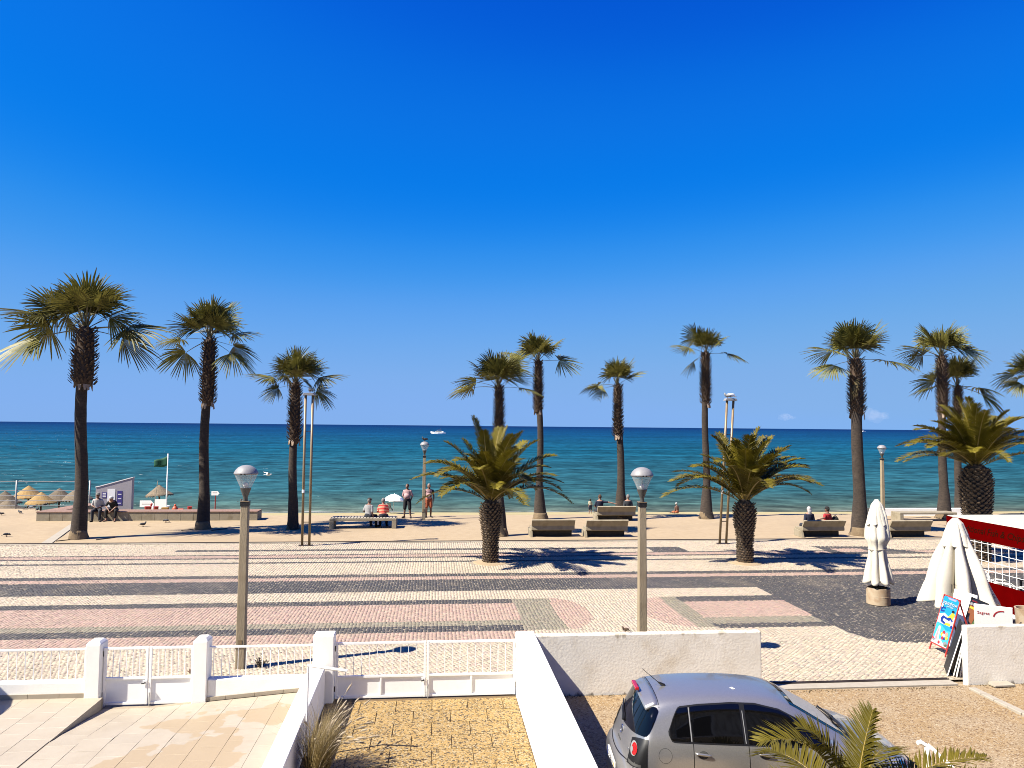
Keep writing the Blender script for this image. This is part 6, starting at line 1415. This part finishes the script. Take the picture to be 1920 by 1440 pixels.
for i, (x, y) in enumerate(((16.4, 18.9), (16.5, 17.3))):
    t = empty('cafe_table', (x, y, .005), 0, ('square brown cafe table in the kiosk, further from the viewer', 'square brown cafe table in the kiosk, closer to the viewer')[i], 'table', 'cafe tables in the kiosk')
    mb = MB(); mb.box((-.4, -.4, .70), (.4, .4, .73)); mb.build('tabletop', M['darkwood'], t)
    for sx in (-.35, .35):
        for sy in (-.35, .35): mb = MB(); mb.box((sx-.02, sy-.02, 0), (sx+.02, sy+.02, .7)); mb.build('leg', M['dgrey'], t)

# ---------------------------------------------------------------- signboards
def aframe(loc, rz, w, h, frame, label, tilt=R(17)):
    t = empty('sandwich_board', loc, rz, label, 'signboard')
    Tm = Matrix.Rotation(-tilt, 4, 'X'); dep = 2*h*math.sin(tilt)
    mb = MB(); mb.M = Tm
    for x in (-w/2, w/2-.025): mb.box((x, 0, 0), (x+.025, .025, h))
    mb.box((-w/2+.025, .001, h-.025), (w/2-.025, .024, h-.001)); mb.box((-w/2+.025, .001, .14), (w/2-.025, .024, .165)); mb.build('frame', frame, t, bevel=.004)
    mb = MB(); mb.M = Matrix.Translation((0, dep, 0)) @ Matrix.Rotation(tilt, 4, 'X')
    for x in (-w/2+.03, w/2-.055): mb.box((x, -.025, 0), (x+.025, 0, h))
    mb.build('rear_frame', frame, t)
    mb = MB(); mb.M = Tm; mb.box((-w/2+.025, .004, .165), (w/2-.025, .014, h-.025)); bd = mb.build('poster', None, t)
    return t, bd, Tm
def flat(mb, Tm, pts, off):
    mb.M = Tm; n = len(pts); mb.add([(p[0], .004-off, p[1]) for p in pts], [tuple(range(n))])
def ell(cx_, cz, rx, rz_, n=14): return [(cx_+rx*math.cos(2*PI*k/n), cz+rz_*math.sin(2*PI*k/n)) for k in range(n)]
pc = {k: mat('print_'+k, c, rough=.35) for k, c in dict(sky=(.02, .42, .75), deep=(.02, .05, .35), pool=(.08, .6, .85), pale=(.75, .82, .9), lilac=(.5, .45, .8), yellow=(.9, .65, .05), pink=(.9, .0, .28), crimson=(.55, .0, .1), red=(.75, .04, .05), brown=(.12, .05, .03), rust=(.35, .12, .04), green=(.12, .2, .08), white=(.85, .85, .85), dark=(.02, .018, .018), peach=(.8, .45, .3), grey=(.35, .36, .38)).items()}
def prints(bd, Tm, items):
    for i, (c, pts) in enumerate(items):
        mb = MB(); flat(mb, Tm, pts, .0012+.0006*i); mb.build('print', pc[c], bd, fix=False)
def lettering(bd, Tm, s, x, z, size, m, sh=0):
    text_part('lettering', s, size, m, bd, Tm @ Matrix.Translation((x, -.014, z)) @ Matrix.Rotation(PI/2, 4, 'X'), .001, sh)
t, bd, Tm = aframe((10.82, 15.38, .01), R(-95), .60, 1.24, cloth('red_frame_paint', (.6, .03, .02)), 'red-framed sandwich board with a blue water park poster')
bd.data.materials.append(pc['sky'])
prints(bd, Tm, [('lilac', [(-.13, 1.2), (.2, 1.2), (.15, 1.165), (-.08, 1.165)]), ('pale', [(-.275, .62), (.275, .62), (.275, .85), (.1, .80), (-.1, .86), (-.275, .80)]),
    ('yellow', [(.02, .78), (.22, .76), (.26, .9), (.15, .93), (.1, .86)]), ('dark', ell(.17, .945, .05, .03)), ('deep', [(-.25, .86), (-.12, .88), (-.12, .91), (-.22, .90), (-.2, .94), (-.1, .95), (-.11, .98), (-.26, .96)]),
    ('deep', [(-.16, .66), (.02, .62), (.04, .66), (-.1, .70), (-.08, .75), (.1, .73), (.16, .76), (.22, .72), (.24, .76), (.14, .81), (.04, .78), (-.12, .80), (-.18, .74)]), ('yellow', [(-.02, .62), (.2, .63), (.18, .69), (.03, .67)]), ('deep', ell(.24, .63, .035, .035)),
    ('pool', [(-.275, .62), (-.1, .60), (.1, .52), (.275, .53), (.275, .2), (-.275, .2)]), ('pale', [(-.24, .22), (-.17, .55), (-.13, .57), (-.09, .55), (-.05, .22)]), ('lilac', [(-.2, .25), (-.165, .5), (-.15, .5), (-.16, .25)]), ('peach', [(-.16, .25), (-.145, .5), (-.13, .5), (-.125, .25)]),
    ('red', ell(.06, .46, .05, .045)), ('yellow', ell(.01, .41, .045, .04)), ('white', ell(.08, .40, .05, .04)), ('red', ell(.06, .34, .05, .035)), ('peach', ell(.17, .44, .05, .05)), ('yellow', ell(.19, .37, .05, .04)), ('deep', ell(.12, .34, .03, .03)),
    ('white', [(-.275, .17), (.275, .17), (.275, .21), (.1, .25), (.0, .31), (-.1, .24), (-.275, .26)]), ('red', ell(-.02, .225, .04, .035)), ('grey', ell(.2, .24, .07, .05)), ('green', ell(.23, .215, .04, .03)), ('grey', ell(-.22, .245, .05, .03)), ('red', ell(-.24, .27, .03, .02)), ('white', ell(-.22, 1.0, .035, .04))])
lettering(bd, Tm, 'aquashow', .02, 1.085, .125, pc['white'], .1); lettering(bd, Tm, 'park hotel', .05, 1.015, .055, pc['white'])
t, bd, Tm = aframe((11.12, 14.98, .01), R(-100), .64, 1.27, M['black'], 'black-framed sandwich board with cave tours over a pink price list')
bd.data.materials.append(pc['dark'])
prints(bd, Tm, [('rust', [(-.28, .80), (-.05, .72), (.02, .95), (-.1, 1.1), (-.28, 1.1)]), ('brown', [(-.02, .72), (.2, .8), (.26, 1.0), (.02, 1.05)]), ('green', [(-.05, .7), (.2, .72), (.12, .85), (.0, .82)]), ('white', [(.06, .70), (.26, .70), (.22, .82), (.12, .84)]),
    ('white', [(-.26, .72), (-.16, .70), (-.2, .85), (-.24, .84)]), ('grey', [(-.295, .62), (.295, .62), (.295, .70), (-.295, .70)]), ('pink', [(-.295, .29), (.295, .29), (.295, .63), (-.295, .63)]), ('crimson', [(-.295, .168), (.295, .168), (.295, .29), (-.295, .29)]),
    ('yellow', [(-.27, 1.03), (.24, 1.03), (.24, 1.075), (-.27, 1.075)])] + [('white', [(-.25, .58-.062*k), (-.17, .58-.062*k), (-.17, .60-.062*k), (-.25, .60-.062*k)]) for k in range(5)] + [('peach', [(-.27, .565-.062*k), (.27, .565-.062*k), (.27, .569-.062*k), (-.27, .569-.062*k)]) for k in range(4)])
lettering(bd, Tm, 'BENAGIL CAVES', 0, 1.13, .073, pc['white']); lettering(bd, Tm, 'BOAT TRIPS', -.12, 1.2, .035, pc['red'])
def leaner(name, a, b, w0, w1, th, m, label, cat='signboard', group=None):
    """a flat board from bottom point a to top point b (x, z), spanning y from w0 to w1"""
    mb = MB(); d = Vector((b[0]-a[0], 0, b[1]-a[1])).normalized(); n_ = Vector((-d.z, 0, d.x))*th; L = math.hypot(b[0]-a[0], b[1]-a[1])
    pts = []
    for y in (w0, w1):
        for p in (Vector((a[0], y, a[1])), Vector((b[0], y, b[1])), Vector((b[0], y, b[1]))+n_, Vector((a[0], y, a[1]))+n_): pts.append(p)
    mb.add(pts, [(0, 1, 2, 3), (7, 6, 5, 4), (0, 4, 5, 1), (1, 5, 6, 2), (2, 6, 7, 3), (3, 7, 4, 0)]); return tag(mb.build(name, m, bevel=.004), label, cat, group)
LG = 'boards leaning on the end of the right wall'
def edge_board(x, y, L, lean, hgt, m, label):
    """a stacked board seen along its plane: dark or pale faces with a pale near edge"""
    t = empty('leaning_board', (x, y, .012), 0, label, 'board', LG); u = Vector((.50, .86, 0)); w_ = Vector((lean, -.05, hgt)); n_ = u.cross(w_).normalized()*.016
    def slab(a, b, name, mm):
        P = []
        for s_ in (-1, 1):
            for p in (u*a, u*b, u*b+w_, u*a+w_): P.append(p+n_*s_*.5)
        mb = MB(); mb.add(P, [(0, 1, 2, 3), (7, 6, 5, 4), (0, 4, 5, 1), (1, 5, 6, 2), (2, 6, 7, 3), (3, 7, 4, 0)]); mb.build(name, mm, t, bevel=.003)
    slab(.031, L, 'panel', m); slab(0, .03, 'edge', M['plastic'])
p0 = at_z(1777, 1268); edge_board(p0.x, p0.y, .62, .33, .97, M['black'], 'black-faced board with a white edge, outermost in the stack at the right wall end')
p0 = at_z(1788, 1269); edge_board(p0.x, p0.y, .60, .26, .93, M['dgrey'], 'grey-faced board with a white edge, second in the stack at the right wall end')
p0 = at_z(1794, 1271); edge_board(p0.x, p0.y, .58, .2, .90, M['plastic'], 'white board, third in the stack at the right wall end')
p0 = at_z(1800, 1270); edge_board(p0.x, p0.y, .5, .16, .88, M['plastic'], 'white board, innermost in the stack at the right wall end')
mb = MB(); mb.M = Matrix.Rotation(R(18), 4, 'X'); mb.box((-.33, 0, 0), (.33, .02, 1.3)); o = mb.build('signboard', M['plastic'], bevel=.004); o.location = (11.55, 14.62, .01); o.rotation_euler = (0, 0, R(-38)); tag(o, 'white signboard with a red arc, leaning behind the right front wall', 'signboard')
mb = MB(); mb.M = Matrix.Rotation(R(18), 4, 'X'); mb.grid([[(.16+r_*math.cos(a), -.004, 1.05+r_*math.sin(a)) for a in [R(80+12*k) for k in range(9)]] for r_ in (.14, .165)]); mb.build('arc', pc['red'], o)
text_part('lettering', 'Sagres', .085, pc['red'], o, Matrix.Rotation(R(18), 4, 'X') @ Matrix.Translation((-.17, -.004, 1.12)) @ Matrix.Rotation(PI/2, 4, 'X'), .001)
leaner('leaning_board', (11.45, .012), (11.75, 1.22), 15.3, 16.0, .03, M['plastic'], 'white-edged board standing between the parasol and the sandwich boards', 'board')
t = empty('plant_pot', (12.06, 14.25, .0), 0, 'cream plant pot with bare reddish twigs behind the right front wall', 'plant pot')
mb = MB(); mb.lathe([(.2, 0), (.26, 1.16), (.27, 1.2), (.24, 1.2), (.23, 1.1), (0, 1.1)], 24); shade_auto(mb.build('pot', M['pot'], t), 30)
for k in range(6):
    a = k*1.1; mb = MB(); mb.tube([(.05*math.cos(a), .05*math.sin(a), 1.1), (.1*math.cos(a)+.05, .1*math.sin(a), 1.35), (.16*math.cos(a)+.1, .13*math.sin(a), 1.45)], [.012, .009, .005], 6); mb.build('twig', cloth('red_twig', (.2, .06, .04)), t)
p = at_z(1872, 1283, 0); mb = MB(); mb.prism([(-.2, -.12), (.22, -.1), (.24, .12), (-.08, .16), (-.22, .04)], .0, .035, 'z'); o = mb.build('broken_slab', M['kerb'], bevel=.006); o.location = (p.x, 13.38, .002); tag(o, 'pale broken slab lying at the foot of the right front wall', 'slab')

# ---------------------------------------------------------------- grass clump, weeds, litter
t = empty('ornamental_grass', (-1.55, 10.75, -.01), 0, 'dry clump of fountain grass with pale plumes against the low wall', 'grass clump')
def blade(rg, L, az, lean, w, base_r):
    a0 = rg.uniform(0, 6.28); r0 = base_r*math.sqrt(rg.random()); p = Vector((r0*math.cos(a0)*.7, r0*math.sin(a0)*1.6, 0)); o = Vector((math.cos(az), math.sin(az), 0)); pts = []
    th = lean*.35
    for i in range(6): pts.append(p.copy()); d = o*math.sin(th)+Vector((0, 0, math.cos(th))); p = p+d*L/5; th += lean*.28
    return pts
rg = random.Random(12); mb = MB()
for k in range(900):
    L = rg.uniform(.5, 1.0); az = rg.gauss(.25, 1.1) if rg.random() < .75 else rg.uniform(0, 6.28)
    pts = blade(rg, L, az, rg.uniform(.25, .95), .006, .22); s_ = Vector((-math.sin(az), math.cos(az), 0)); w = rg.uniform(.003, .006); P = []
    for i, q in enumerate(pts): P.append([q-s_*w*(1-i/5.5), q+s_*w*(1-i/5.5)])
    mb.grid(P)
mb.build('blades', M['grassy'], t, fix=False)['kind'] = 'stuff'
for k in range(34):
    az = rg.gauss(.3, .8); L = rg.uniform(.7, 1.05); pts = blade(rg, L, az, rg.uniform(.35, 1.0), .004, .2); mb = MB(); mb.tube(pts, .0025, 4)
    d = (pts[-1]-pts[-2]).normalized(); q = pts[-1]; L2 = rg.uniform(.10, .17); mb.tube([q, q+d*L2*.3, q+d*L2*.75+Vector((0, 0, -.01)), q+d*L2+Vector((0, 0, -.02))], [.006, .014, .012, .003], 7)
    for j in range(40):
        f_ = rg.random(); c = q+d*L2*f_; v = Vector((rg.gauss(0, 1), rg.gauss(0, 1), rg.gauss(0, 1))).normalized(); s_ = d.cross(v)*.002; e = c+v*.017+d*.018; mb.add([c-s_, c+s_, e], [(0, 1, 2)])
    mb.build('plume', M['plume'], t, fix=False)
def weed(loc, n, h, label, seed, m):
    rg = random.Random(seed); mb = MB()
    for k in range(n):
        az = rg.uniform(0, 6.28); pts = blade(rg, rg.uniform(.5, 1)*h, az, rg.uniform(.2, 1.1), .004, .05*h/.15); mb.tube(pts, [.005, .005, .004, .004, .003, .002], 4)
        for j in range(5):
            c = rg.choice(pts[2:]); v = Vector((rg.gauss(0, 1), rg.gauss(0, 1), rg.gauss(.3, .6))).normalized(); s_ = v.cross(Vector((0, 0, 1)))*.012; mb.add([c, c+v*.03+s_, c+v*.055, c+v*.03-s_], [(0, 1, 2, 3)])
    o = mb.build('weed', m, fix=False); o.location = loc; return tag(o, label, 'weed')
weed((-3.38, 15.5, 0), 26, .2, 'dark dry weed growing at the foot of the left near lamp', 3, M['weed'])
weed((-4.6, 15.2, 0), 14, .07, 'low brown weed in the paving behind the small double gate', 4, cloth('rust_weed', (.22, .1, .05)))
weed((4.62, 13.44, .0), 7, .55, 'thin dry weed stalks at the front wall behind the car roof', 6, cloth('rust_weed', (.22, .1, .05)))
p = at_z(1820, 1300, 0)
mb = MB(); rg = random.Random(9)
for k in range(420):
    x, y = rg.choice(((rg.uniform(1.9, 5.9), 13.46-abs(rg.gauss(0, .05))), (rg.uniform(10.2, 13), 13.46-abs(rg.gauss(0, .06))), (rg.uniform(6.2, 10), 13.40-abs(rg.gauss(0, .05)))))
    r_ = rg.uniform(.006, .02); a = rg.uniform(0, 6.28); z = -.012+r_*.3
    mb.add([(x+r_*math.cos(a), y+r_*math.sin(a), z), (x+r_*math.cos(a+2.1), y+r_*math.sin(a+2.1), z), (x+r_*math.cos(a+4.2), y+r_*math.sin(a+4.2), z), (x, y, z+r_*.8)], [(0, 1, 3), (1, 2, 3), (2, 0, 3)])
tag(mb.build('soil_crumbs', M['soil']), 'dark crumbs of soil along the foot of the front walls', kind='stuff')
